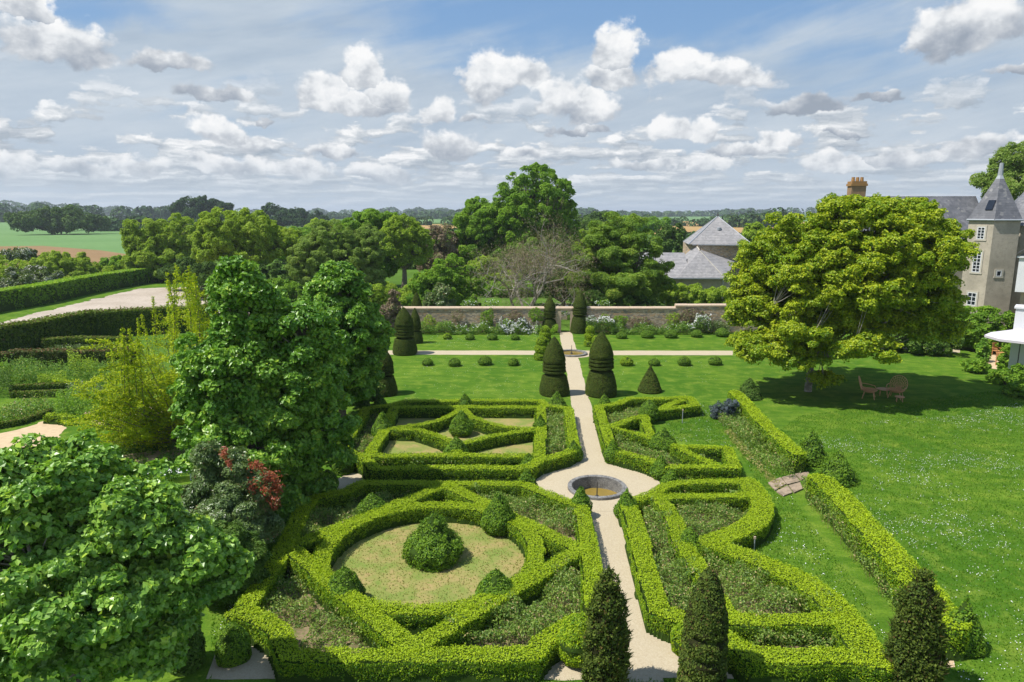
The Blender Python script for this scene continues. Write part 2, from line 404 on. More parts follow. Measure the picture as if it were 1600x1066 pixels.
sheet('cross_path', [GX(600, 554.5), GX(1145, 555.5), GX(1145, 548.5), GX(600, 548)], .016, M['gravel'], rag=.06)
fc2 = GX(895, 553)
sheet('far_gravel_circle', circ(fc2, 1.75), .024, M['gravel'])
sheet('side_path', px((470, 768), (530, 748), (880, 748), (880, 760), (560, 758), (520, 775)), .0165, M['gravel'], rag=.06)
sheet('gravel_corner', px((545, 738), (570, 742), (562, 752), (520, 768), (505, 762)), .0172, M['gravel'], rag=.06)
sheet('front_gravel', px((322, 1062), (350, 985), (400, 990), (432, 1030), (430, 1062)), .0175, M['gravel'], rag=.06)
sheet('front_gravel_path', px((838, 1062), (880, 990), (925, 975), (1000, 975), (1065, 975), (1130, 1010), (1170, 1062)), .0215, M['gravel'], rag=.06)

# ---------------------------------------------------------------- clipped hedges
def segdist(P, segs):
    d = np.full(len(P), 1e9)
    for (a, b, w) in segs:
        a = np.asarray(a); b = np.asarray(b); ab = b-a; L2 = max(float(ab@ab), 1e-9)
        t = np.clip(((P-a)@ab)/L2, 0, 1); q = P-(a+t[:, None]*ab)
        d = np.minimum(d, np.hypot(q[:, 0], q[:, 1])-w/2)
    return d
def hsegs(lines, h):
    segs = []
    for ln in lines:
        w = ln[0]; pts = []
        for p in ln[1]:
            pts.append(G(p[0], p[1], h)[:2] if not (isinstance(p, np.ndarray)) else p)
        segs += [(pts[i], pts[i+1], w) for i in range(len(pts)-1)]
    return segs
def hedge_mesh(name, segs, h, mat, leaf, dens, parent, seed=1, cell=.09, rough=.05, loc=None, sided=1.0):
    g = np.random.default_rng(seed)
    allp = np.array([p for s in segs for p in s[:2]]); wm = max(s[2] for s in segs)/2+.2
    lo = allp.min(0)-wm; hi = allp.max(0)+wm
    nx = int((hi[0]-lo[0])/cell)+2; ny = int((hi[1]-lo[1])/cell)+2
    X, Y = np.meshgrid(lo[0]+np.arange(nx)*cell, lo[1]+np.arange(ny)*cell)
    P = np.stack([X.ravel(), Y.ravel()], 1)
    D = segdist(P, segs)+(n2(P[:, 0], P[:, 1], 2.2, seed)-.5)*.07
    hh = h+(n2(P[:, 0], P[:, 1], 1.3, seed+1)-.5)*.07
    Z = hh*np.clip(-D/.07, 0, 1)**.5
    Z = np.where(D > 0, -.05, Z-.02)
    D2 = D.reshape(ny, nx); mn = np.minimum(np.minimum(D2[:-1, :-1], D2[1:, :-1]), np.minimum(D2[:-1, 1:], D2[1:, 1:]))
    J, I = np.nonzero(mn < 0); a = J*nx+I
    Q = np.stack([a, a+1, a+nx+1, a+nx], 1); used, inv = np.unique(Q.ravel(), return_inverse=True)
    V = np.stack([P[used, 0], P[used, 1], Z[used]], 1)
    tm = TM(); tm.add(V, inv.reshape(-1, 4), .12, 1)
    # leaves on the top
    cells = np.argwhere(D2[:-1, :-1] < 0); A = len(cells)*cell*cell; n = int(A*dens*1.4)
    c = cells[g.integers(0, len(cells), n)]
    p = np.stack([lo[0]+(c[:, 1]+g.uniform(0, 1, n))*cell, lo[1]+(c[:, 0]+g.uniform(0, 1, n))*cell], 1)
    z = h+(n2(p[:, 0], p[:, 1], 1.3, seed+1)-.5)*.07+g.normal(0, rough*.5, n)
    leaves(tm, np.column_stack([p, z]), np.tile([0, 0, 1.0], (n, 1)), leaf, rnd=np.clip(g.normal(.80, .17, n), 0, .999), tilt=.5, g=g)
    # leaves on the sides, tinted darker: older growth plus shade put into the colour
    bd = np.argwhere(np.abs(D2) < .12); Ls = len(bd)*cell*cell/.24; n = int(Ls*h*dens*sided)
    c = bd[g.integers(0, len(bd), n)]
    p = np.stack([lo[0]+(c[:, 1]+g.uniform(0, 1, n))*cell, lo[1]+(c[:, 0]+g.uniform(0, 1, n))*cell], 1)
    def DD(p): return segdist(p, segs)+(n2(p[:, 0], p[:, 1], 2.2, seed)-.5)*.07
    d = DD(p); e = .03; gx = (DD(p+[e, 0])-d)/e; gy = (DD(p+[0, e])-d)/e
    gn = np.stack([gx, gy], 1); gn = gn/np.maximum(np.linalg.norm(gn, axis=1, keepdims=True), .3)
    zz = h*(1-g.uniform(0, 1, n)**1.15)
    # bulge: base slightly inside, clumpy relief
    off = -d+.015+(vnoise(np.column_stack([p*5, zz*5]), seed+4)-.5)*.09-.04*(1-zz/h)
    p = p+gn*off[:, None]
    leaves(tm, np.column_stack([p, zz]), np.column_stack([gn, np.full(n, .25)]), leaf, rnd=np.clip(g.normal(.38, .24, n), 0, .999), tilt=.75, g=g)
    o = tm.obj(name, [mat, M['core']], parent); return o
HH = .65
def box_hedge(name, label, parts, dens, leaf, seed, cat='hedge', h=HH, mat=None, **k):
    first = parts[0][1][0][1][0]; b = G(*first, h) if not isinstance(first, np.ndarray) else first
    t = thing(name, label, cat, (float(b[0]), float(b[1]), 0))
    for i, (pn, lines) in enumerate(parts):
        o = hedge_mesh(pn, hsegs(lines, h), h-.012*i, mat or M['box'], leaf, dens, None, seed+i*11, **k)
        o.parent = t; o.matrix_parent_inverse = __import__('mathutils').Matrix.Translation((-float(b[0]), -float(b[1]), 0))
    return t
w0 = .54
cc = G(671, 858, HH)[:2]; cr = 165.5*mpp(cc[0], cc[1], HH)
ringpts = [np.array([cc[0]+cr*math.cos(a), cc[1]+cr*math.sin(a)]) for a in np.linspace(0, 2*math.pi, 49)]
dia = [(450, 854), (694, 757), (906, 858), (640, 1014), (450, 854)]
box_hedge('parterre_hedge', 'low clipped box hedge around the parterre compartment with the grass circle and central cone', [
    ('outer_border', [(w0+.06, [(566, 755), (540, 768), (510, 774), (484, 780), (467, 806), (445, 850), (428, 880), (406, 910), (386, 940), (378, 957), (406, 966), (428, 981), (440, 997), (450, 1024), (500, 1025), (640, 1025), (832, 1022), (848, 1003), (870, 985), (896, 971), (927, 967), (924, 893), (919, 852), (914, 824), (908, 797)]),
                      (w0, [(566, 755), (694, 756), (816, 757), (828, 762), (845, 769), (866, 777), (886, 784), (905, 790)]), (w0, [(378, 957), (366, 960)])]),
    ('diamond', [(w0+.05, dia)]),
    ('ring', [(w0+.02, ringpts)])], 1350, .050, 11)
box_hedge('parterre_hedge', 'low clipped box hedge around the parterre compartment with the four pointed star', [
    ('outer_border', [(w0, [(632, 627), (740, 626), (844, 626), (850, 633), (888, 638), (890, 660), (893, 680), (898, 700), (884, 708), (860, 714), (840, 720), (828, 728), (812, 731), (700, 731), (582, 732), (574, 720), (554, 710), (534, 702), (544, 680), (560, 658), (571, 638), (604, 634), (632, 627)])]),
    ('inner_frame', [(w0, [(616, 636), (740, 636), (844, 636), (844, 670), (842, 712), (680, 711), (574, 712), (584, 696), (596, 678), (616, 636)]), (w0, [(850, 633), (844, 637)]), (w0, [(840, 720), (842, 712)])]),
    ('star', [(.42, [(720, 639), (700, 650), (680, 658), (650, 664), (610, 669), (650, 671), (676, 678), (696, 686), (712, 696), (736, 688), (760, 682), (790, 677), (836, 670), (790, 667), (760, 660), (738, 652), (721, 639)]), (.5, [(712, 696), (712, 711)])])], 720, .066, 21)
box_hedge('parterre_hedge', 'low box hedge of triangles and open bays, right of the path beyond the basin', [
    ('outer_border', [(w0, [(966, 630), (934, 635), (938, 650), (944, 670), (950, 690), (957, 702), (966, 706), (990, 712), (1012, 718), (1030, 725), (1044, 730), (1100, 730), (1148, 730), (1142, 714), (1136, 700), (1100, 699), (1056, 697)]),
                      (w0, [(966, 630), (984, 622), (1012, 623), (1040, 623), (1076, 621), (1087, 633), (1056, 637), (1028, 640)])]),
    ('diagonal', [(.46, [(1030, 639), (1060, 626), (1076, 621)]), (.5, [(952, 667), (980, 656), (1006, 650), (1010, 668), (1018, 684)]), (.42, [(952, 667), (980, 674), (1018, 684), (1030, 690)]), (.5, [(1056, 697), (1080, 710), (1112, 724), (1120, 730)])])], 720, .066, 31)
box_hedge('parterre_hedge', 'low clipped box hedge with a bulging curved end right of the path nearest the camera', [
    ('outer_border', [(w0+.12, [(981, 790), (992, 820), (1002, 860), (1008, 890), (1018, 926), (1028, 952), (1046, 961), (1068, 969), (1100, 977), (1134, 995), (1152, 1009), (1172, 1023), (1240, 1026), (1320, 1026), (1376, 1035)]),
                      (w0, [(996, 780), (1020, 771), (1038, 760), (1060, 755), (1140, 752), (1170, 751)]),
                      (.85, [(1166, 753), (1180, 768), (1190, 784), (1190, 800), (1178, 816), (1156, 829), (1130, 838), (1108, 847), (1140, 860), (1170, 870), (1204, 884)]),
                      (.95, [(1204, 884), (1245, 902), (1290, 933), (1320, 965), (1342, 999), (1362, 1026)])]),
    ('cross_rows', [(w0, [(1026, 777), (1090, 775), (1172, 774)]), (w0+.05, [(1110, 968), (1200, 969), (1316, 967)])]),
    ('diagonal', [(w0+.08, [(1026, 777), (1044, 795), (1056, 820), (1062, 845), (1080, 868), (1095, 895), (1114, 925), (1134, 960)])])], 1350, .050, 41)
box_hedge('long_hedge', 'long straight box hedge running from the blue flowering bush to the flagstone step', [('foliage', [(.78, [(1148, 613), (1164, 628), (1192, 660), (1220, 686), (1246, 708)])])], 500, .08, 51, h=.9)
box_hedge('long_hedge', 'long straight box hedge along the daisy lawn from the flagstone step to the front', [('foliage', [(1.0, [(1282, 748), (1309, 770), (1352, 820), (1405, 877), (1445, 923), (1482, 970)])])], 800, .066, 52, h=.9)

# ---------------------------------------------------------------- topiary
def topiary(name, label, u, vb, w, vt, prof, mat, leaf, seed, group=None, cat='topiary', dens=None, xy=None, bump=.05, jit=.03, rough=.5, spray=0):
    """w = widest width in photo pixels, vt = top row, vb = row of the base centre; prof = [(z 0..1, r 0..1)]"""
    g = np.random.default_rng(seed)
    x, y = GX(u, vb) if xy is None else xy
    mp = mpp(x, y, .5); r = w/2*mp; h = HZ(x, y, vt)
    pr = np.array(prof, float); ns_ = 60 if len(prof) < 20 else 150
    # resample along length
    seg = np.concatenate([[0], np.cumsum(np.hypot(np.diff(pr[:, 0])*h, np.diff(pr[:, 1])*r))]); s = np.linspace(0, seg[-1], ns_)
    Zp = np.interp(s, seg, pr[:, 0])*h; Rp = np.interp(s, seg, pr[:, 1])*r
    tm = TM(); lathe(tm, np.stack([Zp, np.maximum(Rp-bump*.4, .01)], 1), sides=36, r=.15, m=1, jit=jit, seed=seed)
    area = np.sum(2*math.pi*(Rp[1:]+Rp[:-1])/2*np.hypot(np.diff(Zp), np.diff(Rp)))
    if dens is None: dens = 2.2/(leaf*leaf*.31)
    n = int(area*dens); wgt = (Rp[1:]+Rp[:-1])+1e-3; k = g.choice(len(wgt), n, p=wgt/wgt.sum()); t = g.uniform(0, 1, n)
    R_ = Rp[k]*(1-t)+Rp[k+1]*t; Z_ = Zp[k]*(1-t)+Zp[k+1]*t; a = g.uniform(0, 2*math.pi, n)
    dz = Zp[k+1]-Zp[k]; dr = Rp[k+1]-Rp[k]; ln = np.hypot(dz, dr)+1e-9; nr = dz/ln; nz = -dr/ln
    N = np.stack([nr*np.cos(a), nr*np.sin(a), nz], 1); P = np.stack([R_*np.cos(a), R_*np.sin(a), Z_], 1)
    lump = (vnoise(P*3.2+seed*5, seed)-.5)*2*bump+(vnoise(P*9+seed, seed+2)-.5)*bump
    P = P+N*(lump+g.normal(0, bump*.25, n))[:, None]
    P[:, 2] = np.maximum(P[:, 2], .0)
    leaves(tm, P, N+np.array([0, 0, .25]), leaf, tilt=rough, rnd=np.clip(g.normal(.5, .25, n), 0, 1), g=g)
    if spray:                             # loose shoots standing out of the clipped face
        n = int(area*spray); k = g.integers(0, len(P), n); q = P[k]; ax = unit(N[k]+np.array([0, 0, .9])+g.normal(0, .35, (n, 3))); ln = g.uniform(.08, .24, n)[:, None]; sd_ = unit(np.cross(ax, g.normal(0, 1, (n, 3))))*.022
        V = np.stack([q-sd_, q+sd_, q+ax*ln], 1).reshape(-1, 3); tm.add(V, np.arange(n*3).reshape(-1, 3), g.uniform(.2, 1, n))
    o = tm.obj(name, [mat, M['yewcore'] if mat is M['yew'] else M['core']]); o.location = (x, y, 0)
    o.rotation_euler = (g.normal(0, .012), g.normal(0, .012), 0)
    return tag(o, label, cat, group)
DROP = [(0, .55), (.06, .78), (.2, .98), (.34, 1), (.5, .82), (.7, .52), (.86, .27), (.96, .1), (1, 0)]
CONE = [(0, .9), (.05, 1), (.2, .88), (.5, .6), (.8, .26), (.95, .08), (1, 0)]
BALL = [(0, .5), (.08, .78), (.25, .98), (.45, 1), (.7, .8), (.88, .48), (.97, .2), (1, 0)]
DOME = [(0, .86), (.1, .96), (.3, 1), (.5, .93), (.7, .75), (.87, .47), (.97, .18), (1, 0)]
cones = [
 (582, 812, 50, 770, DROP, 'box cone on the back left of the ring hedge around the grass circle'),
 (779, 832, 50, 769, DROP, 'large box cone on the back right of the ring hedge around the grass circle'),
 (540, 945, 62, 886, DROP, 'box cone on the front left of the ring hedge around the grass circle'),
 (775, 946, 64, 888, DROP, 'box cone on the front right of the ring hedge around the grass circle'),
 (713, 718, 38, 682, DROP, 'box cone on the front row below the four pointed star hedge'),
 (598, 684, 32, 644, DROP, 'box cone on the left frame hedge beside the star compartment'),
 (727, 643, 26, 615, DROP, 'small box cone on the back row behind the star compartment'),
 (844, 681, 24, 648, DROP, 'small box cone on the right frame hedge beside the star compartment'),
 (896, 720, 28, 687, DROP, 'box cone ending the hedge left of the path, just beyond the basin circle'),
 (827, 735, 30, 708, DROP, 'upper of two box cones left of the gravel circle, on the star parterre corner'),
 (823, 772, 32, 732, DROP, 'lower of two box cones left of the gravel circle, on the ring parterre corner'),
 (907, 808, 34, 760, DROP, 'box cone left of the path directly in front of the round basin'),
 (978, 809, 34, 764, DROP, 'box cone right of the path directly in front of the round basin'),
 (957, 723, 28, 687, DROP, 'box cone ending the hedge right of the path, just beyond the basin circle'),
 (1031, 748, 28, 710, DROP, 'box cone right of the gravel circle on the triangle parterre corner'),
 (1047, 769, 30, 734, DROP, 'small box cone right of the gravel circle on the curved parterre corner'),
 (1013, 660, 30, 625, BALL, 'rounded box topiary on the back wing of the triangle parterre'),
 (1035, 706, 42, 668, DROP, 'wide box cone in the middle of the triangle parterre beside the lawn bay'),
 (1076, 868, 42, 822, DROP, 'box cone on the diagonal hedge of the curved parterre'),
 (870, 636, 32, 612, CONE, 'small box cone in front of the dark yew left of the path'),
 (944, 634, 22, 615, CONE, 'small box cone in front of the dark yew right of the path'),
 (594, 637, 26, 617, CONE, 'small box cone at the shaded back left corner of the star parterre'),
]
for i, (u, vb, w, vt, pf, lb) in enumerate(cones):
    near = vb > 760
    topiary('box_cone', lb, u, vb, w, vt, pf, M['boxdark'], .065 if near else .08, 100+i, 'box cones on the parterre hedges', bump=.07 if near else .05)
SK = [(0, .85), (.04, .93), (.16, 1), (.3, 1), (.4, .86), (.48, .66), (.62, .50), (.8, .30), (.93, .12), (1, 0)]
topiary('box_cone', 'large bell shaped box cone standing alone in the middle of the grass circle', 677, 874, 86, 800, SK, M['boxdark'], .07, 140, bump=.13)
topiary('box_cone', 'rounded box cone in the very middle of the four pointed star', 721, 680, 37, 640, DROP, M['boxdark'], .08, 141, bump=.07)
topiary('box_mound', 'dark egg shaped box mound on the gravel at the front left corner', 366, 1030, 52, 975, DOME, M['boxdark'], .06, 142, cat='topiary', bump=.03)
topiary('box_mound', 'bright green egg shaped box beside the front yew left of the path', 903, 1032, 64, 960, BALL, M['box'], .06, 143, bump=.04)
topiary('box_mound', 'green box ball half hidden behind the second front yew', 1066, 1020, 36, 974, BALL, M['box'], .06, 144, bump=.04)
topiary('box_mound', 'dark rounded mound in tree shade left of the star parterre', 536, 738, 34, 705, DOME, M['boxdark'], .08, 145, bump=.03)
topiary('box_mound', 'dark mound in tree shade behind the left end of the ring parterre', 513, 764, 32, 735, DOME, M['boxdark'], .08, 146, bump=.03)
topiary('box_cone', 'rough bushy cone at the gap end of the far long hedge above the flagstones', 1266, 722, 52, 674, CONE, M['boxdark'], .08, 147, bump=.15)
topiary('box_cone', 'rough bushy mound next to the daisy lawn at the start of the near long hedge', 1308, 752, 56, 704, CONE, M['boxdark'], .08, 148, bump=.15)
topiary('box_cone', 'green cone ending the near long hedge beyond the right front yew', 1502, 1012, 60, 930, CONE, M['boxdark'], .07, 149, bump=.1)
topiary('dark_bush', 'dark green conical bush at the far end of the long hedge beside the maple shade', 1170, 622, 38, 590, CONE, M['shade'], .09, 150, bump=.12, cat='bush')
# yews
def yewprof(rings, waist=.42):
    pr = [(0, .93), (.03, 1), (.12, .99), (.24, .90), (.33, .80), (waist-.035, .74), (waist-.015, .56), (waist-.010, .38), (waist+.010, .38), (waist+.020, .72)]
    z = waist+.022
    for k in range(rings):
        pr += [(z+.004, .79-.010*k), (z+.034, .79-.010*k), (z+.037, .55), (z+.053, .55), (z+.056, .76-.010*k)]; z += .057
    pr += [(z+.04, .76), (z+(1-z)*.3, .68), (z+(1-z)*.5, .57), (z+(1-z)*.72, .37), (z+(1-z)*.88, .20), (z+(1-z)*.96, .09), (1, 0)]
    return pr
yews = [
 (866, 616, 46, 526, 3, .37, 'tall ringed yew left of the path in front of the far basin'),
 (939, 617, 49, 518, 3, .41, 'tall ringed yew right of the path in front of the far basin'),
 (858, 519, 26, 463, 3, .40, 'slim ringed yew left of the garden wall gateway'),
 (905, 520, 28, 455, 3, .42, 'ringed yew right of the garden wall gateway'),
 (633, 553, 38, 480, 4, .37, 'ringed yew standing where the cross path starts, left side of the lawn'),
 (650, 536, 22, 481, 2, .36, 'slim yew partly hidden behind the ringed yew at the cross path'),
 (652, 517, 24, 456, 2, .38, 'tall slim yew in front of the left end of the garden wall'),
 (600, 616, 42, 542, 3, .42, 'shaded ringed yew below the lime trees left of the lawn'),
]
for i, (u, vb, w, vt, rg, wa, lb) in enumerate(yews):
    topiary('clipped_yew', lb, u, vb, w, vt, yewprof(rg, wa), M['yew'], .055, 200+i, 'clipped yews around the lawn', bump=.015, jit=.0, rough=.45)
topiary('clipped_yew', 'plain pointed yew cone behind the triangle parterre', 1015, 612, 37, 571, CONE, M['yew'], .085, 210, 'clipped yews around the lawn', bump=.02, jit=.01)
FY = [(0, .9), (.1, 1), (.22, .93), (.3, 1), (.45, .90), (.52, .92), (.66, .72), (.74, .70), (.86, .42), (.95, .2), (1, 0)]
FS = [(0, .8), (.04, 1), (.14, 1), (.17, .80), (.20, .98), (.29, .97), (.33, .76), (.36, .94), (.44, .92), (.48, .73), (.51, .88), (.66, .80), (.8, .58), (.91, .34), (.97, .15), (1, 0)]
topiary('front_yew', 'shaggy dark yew column at the front left of the path', 945, 1078, 64, 888, FY, M['yew'], .08, 220, 'dark yews in the front row', bump=.12, rough=.8, spray=150)
topiary('front_yew', 'brownish yew with swirling tiers at the front right of the path', 1096, 1078, 73, 885, FS, M['yew'], .075, 221, 'dark yews in the front row', bump=.035, rough=.6)
topiary('front_yew', 'broad shaggy yew at the front end of the long hedge', 1425, 1078, 70, 888, FY, M['yew'], .08, 222, 'dark yews in the front row', bump=.12, rough=.8, spray=150)
# box balls on the lawn
OR = ['first', 'second', 'third', 'fourth', 'fifth']
rows = [
 ('front row left of the path, counted from the left', [(668, 571, 18), (710, 572, 20), (758, 570, 22), (802, 571, 18)], 0),
 ('back row left of the path, counted from the left', [(699, 530, 14), (734, 531, 15), (769, 531, 16), (805, 531, 14)], 0),
 ('front row right of the path, counted from the path', [(979, 571, 21), (1022, 571, 18), (1069, 571, 21), (1117, 570, 21)], 0),
 ('back row right of the path, counted from the path', [(971, 529, 17), (1011, 528, 20), (1048, 528, 20), (1088, 527, 18), (1128, 526, 21)], 0)]
k = 0
for txt, lst, _ in rows:
    for j, (u, vb, w) in enumerate(lst):
        yellow = k in (4, 8)
        topiary('box_ball', OR[j]+' small box ball in the '+txt, u, vb, w, vb-w*.64, BALL, M['box'] if yellow else M['boxdark'], .075, 300+k, 'box balls on the lawn', cat='topiary', bump=.03); k += 1
TIER = [(0, .8), (.05, 1), (.2, 1), (.28, .86), (.31, .72), (.34, .86), (.45, .95), (.56, .9), (.62, .76), (.65, .62), (.68, .74), (.8, .78), (.9, .6), (.97, .3), (1, 0)]
for u, vb, w, vt, lb in [(852, 534, 19, 509, 'tiered box ball tower left of the path beyond the cross path'), (846, 562, 24, 525, 'tiered box ball tower left of the path in front of the cross path'),
                         (922, 541, 19, 508, 'tiered box ball tower right of the path beyond the cross path'), (932, 560, 20, 524, 'tiered box ball tower right of the path in front of the cross path')]:
    topiary('tiered_box', lb, u, vb, w, vt, TIER, M['box'], .08, 330+k, 'tiered box towers by the far basin', bump=.03); k += 1

# ---------------------------------------------------------------- beds and compartments
def inpoly(P, poly):
    x, y = P[:, 0], P[:, 1]; poly = np.asarray(poly); c = np.zeros(len(P), bool); j = len(poly)-1
    for i in range(len(poly)):
        xi, yi = poly[i]; xj, yj = poly[j]
        c ^= ((yi > y) != (yj > y)) & (x < (xj-xi)*(y-yi)/(yj-yi+1e-12)+xi); j = i
    return c
def sample(poly, n, g=rng):
    poly = np.asarray(poly); lo, hi = poly.min(0), poly.max(0); out = []; got = 0
    while got < n:
        p = g.uniform(lo, hi, (n*2, 2)); p = p[inpoly(p, poly)]; out.append(p); got += len(p)
        if len(p) == 0 and len(out) > 20: break
    return np.concatenate(out)[:n]
HEDGE_SEGS = []
def planting(name, label, cat, poly, h, mat, leaf, dens, seed, clump=.8, thr=.35, extra=None, stems=0, kind='stuff'):
    """a mass of small bushes: clumps of leaves with gaps, uneven height"""
    g = np.random.default_rng(seed); poly = np.array([p[:2] for p in poly]); A = abs(polyarea(poly)); n = int(A*dens)
    p = sample(poly, n, g)
    q = n2(p[:, 0], p[:, 1], 1/clump, seed)*.65+n2(p[:, 0], p[:, 1], 3.1/clump, seed+1)*.35
    keep = q > thr; p = p[keep]; q = q[keep]; n = len(p)
    top = h*np.clip((q-thr)/(.62-thr), .12, 1)*(.75+.5*n2(p[:, 0], p[:, 1], 5, seed+2))
    z = top*g.uniform(.0, 1, n)**.45
    tm = TM(); leaves(tm, np.column_stack([p, z]), np.column_stack([g.normal(0, .5, (n, 2)), np.full(n, .8)]), leaf, W=leaf*.5, tilt=.7, rnd=g.uniform(0, 1, n), g=g)
    mats = [mat]
    if extra:
        m2, frac, l2 = extra; ke = int(n*frac); i = g.integers(0, n, ke); mats.append(m2)
        leaves(tm, np.column_stack([p[i], top[i]*1.02]), np.column_stack([g.normal(0, .4, (ke, 2)), np.full(ke, 1)]), l2, W=l2*.9, tilt=.5, m=1, g=g)
    if stems:
        i = g.integers(0, n, stems); b = np.column_stack([p[i], top[i]*0]); e = b+np.column_stack([g.normal(0, .07, (stems, 2)), top[i]*1.25+.05])
        w = np.array([.009, 0, 0]); V = np.stack([b-w, b+w, e], 1).reshape(-1, 3); mats.append(M['drygrass'])
        tm.add(V, np.arange(stems*3).reshape(-1, 3), g.uniform(0, 1, stems), len(mats)-1)
    o = tm.obj(name, mats); return tag(o, label, cat, None, kind)
beds = [ # pixel outline on the ground, label, height, threshold, density
 ([(480, 790), (560, 772), (690, 772), (600, 800), (560, 835), (462, 868), (455, 860)], 'rose bushes in the bed behind the ring hedge on the left', .5, .38, 420),
 ([(712, 772), (815, 770), (850, 785), (905, 805), (915, 850), (850, 835), (770, 800)], 'rose bushes in the bed behind the ring hedge on the right', .6, .28, 480),
 ([(470, 880), (520, 925), (560, 965), (640, 1022), (470, 1022), (440, 990), (400, 970), (420, 940)], 'sparse rose bushes over bare soil in the front left bed', .38, .52, 420),
 ([(905, 880), (925, 960), (880, 980), (845, 1010), (665, 1018), (740, 975), (830, 940)], 'dense rose bushes in the front right bed of the ring parterre', .62, .26, 640),
 ([(634, 632), (840, 632), (840, 642), (620, 642)], 'narrow strip of roses behind the star compartment', .4, .3, 260),
 ([(572, 645), (606, 645), (575, 710), (545, 710)], 'roses in the left strip of the star parterre', .45, .42, 260),
 ([(852, 645), (884, 645), (894, 705), (852, 718)], 'roses in the right strip of the star parterre beside the path', .55, .15, 420),
 ([(585, 722), (828, 722), (818, 736), (590, 736)], 'roses in the front strip of the star parterre', .5, .25, 330),
 ([(946, 642), (1000, 632), (1040, 630), (1000, 655), (953, 670)], 'roses in the back bed of the triangle parterre', .45, .32, 300),
 ([(957, 680), (1020, 696), (1075, 715), (1105, 728), (1045, 728), (1020, 722), (965, 708)], 'roses in the front bed of the triangle parterre', .5, .28, 360),
 ([(1045, 765), (1150, 762), (1165, 775), (1035, 780)], 'roses in the narrow strip by the gravel circle', .5, .2, 450),
 ([(1050, 788), (1165, 786), (1175, 810), (1140, 832), (1100, 850), (1072, 850)], 'roses in the bed inside the bulging hedge', .55, .25, 520),
 ([(1000, 792), (1030, 788), (1060, 850), (1110, 950), (1105, 975), (1040, 968), (1020, 900)], 'roses in the long strip beside the gravel path', .62, .2, 600),
 ([(1092, 868), (1130, 868), (1200, 895), (1255, 920), (1300, 965), (1140, 975)], 'roses in the large bed of the curved parterre', .6, .3, 600),
 ([(1140, 990), (1310, 985), (1330, 1020), (1180, 1022)], 'roses in the front strip of the curved parterre', .6, .15, 700)]
for i, (pp, lb, h, th, de) in enumerate(beds):
    P = px(*pp); sheet('soil', P, .030+.0007*i, M['soil'])
    planting('rose_planting', lb, 'rose bed', P, h*1.12, M['rose'], .085 if pp[0][1] > 740 else .10, de*2.0, 400+i, thr=th*.8, stems=int(abs(polyarea(np.array(P)))*(26 if pp[0][1] > 740 else 12)))
# grass compartments
sheet('dry_grass', circ(cc, cr-.2), .034, M['dry'])
sheet('dry_grass', px((612, 650), (838, 650), (838, 718), (590, 718)), .0345, M['dry'])
def blades(name, label, poly, dens, hgt, mat, seed, zbase=.0, avoid=None):
    g = np.random.default_rng(seed); poly = np.array([p[:2] for p in poly]); n = int(abs(polyarea(poly))*dens); p = sample(poly, n, g)
    if avoid is not None: p = p[avoid(p)]; n = len(p)
    a = g.uniform(0, 2*math.pi, n); w = .022; hh = hgt*g.uniform(.5, 1.3, n)
    dx, dy = np.cos(a)*w, np.sin(a)*w; z = np.zeros(n)+zbase
    l = g.normal(0, .4, (n, 2))*hh[:, None]
    V = np.stack([np.column_stack([p[:, 0]-dx, p[:, 1]-dy, z]), np.column_stack([p[:, 0]+dx, p[:, 1]+dy, z]), np.column_stack([p+l, z+hh])], 1).reshape(-1, 3)
    tm = TM(); tm.add(V, np.arange(n*3).reshape(-1, 3), g.uniform(0, 1, n)); o = tm.obj(name, mat); return tag(o, label, 'grass', None, 'stuff')
blades('dry_grass_blades', 'short dry grass in the round compartment of the parterre', circ(cc, cr-.25, 32), 130, .05, M['drygrass'], 500, .03)
pathpoly = [np.array(pedge(SL, 519)), np.array(pedge(SR, 519)), np.array(pedge(SR, 1100)), np.array(pedge(SL, 1100))]
lawnR = px((1180, 700), (1250, 650), (1640, 600), (1640, 800), (1640, 1066), (1500, 1066), (1430, 1000), (1330, 830), (1260, 740))
blades('lawn_grass', 'mown lawn grass growing right of the long hedge', lawnR, 190, .07, M['grass'], 501)
laneR = px((1040, 660), (1100, 630), (1140, 640), (1210, 735), (1260, 810), (1350, 930), (1420, 1066), (1380, 1066), (1290, 940), (1220, 880), (1140, 850), (1205, 800), (1180, 750), (1150, 700), (1050, 690))
blades('lawn_grass', 'mown grass lane between the parterres and the long border', laneR, 230, .07, M['grass'], 502)
blades('lawn_grass', 'shaded strip of grass between the left shrubs and the parterre', px((330, 1066), (330, 960), (420, 820), (470, 770), (500, 770), (470, 800), (380, 950), (350, 990), (325, 1066)), 300, .07, M['grass'], 503)
blades('lawn_grass', 'grass margin along the very front of the garden', px((430, 1063), (850, 1062), (1180, 1064), (1400, 1064), (1400, 1120), (420, 1120)), 400, .08, M['grass'], 504)
# daisies
def daisies(name, label, poly, n, seed, thr=.55):
    g = np.random.default_rng(seed); poly = np.array([p[:2] for p in poly]); p = sample(poly, n*3, g)
    q = n2(p[:, 0], p[:, 1], .4, seed)*.5+n2(p[:, 0], p[:, 1], 1.6, seed+1)*.5
    p = p[q+g.normal(0, .09, len(p)) > thr][:n]; tm = TM()
    leaves(tm, np.column_stack([p, np.full(len(p), .075)]), np.tile([0, 0, 1.0], (len(p), 1)), g.uniform(.020, .046, len(p)), tilt=.3, g=g)
    o = tm.obj(name, M['daisy']); return tag(o, label, 'flowers', None, 'stuff')
daisies('daisies', 'white daisies scattered in drifts over the right lawn', px((1200, 690), (1300, 665), (1500, 650), (1640, 620), (1640, 1066), (1500, 1066), (1430, 1000), (1340, 830), (1270, 730)), 4400, 510, .57)
daisies('daisies', 'white daisies in the grass lane beside the parterres', laneR, 700, 511)
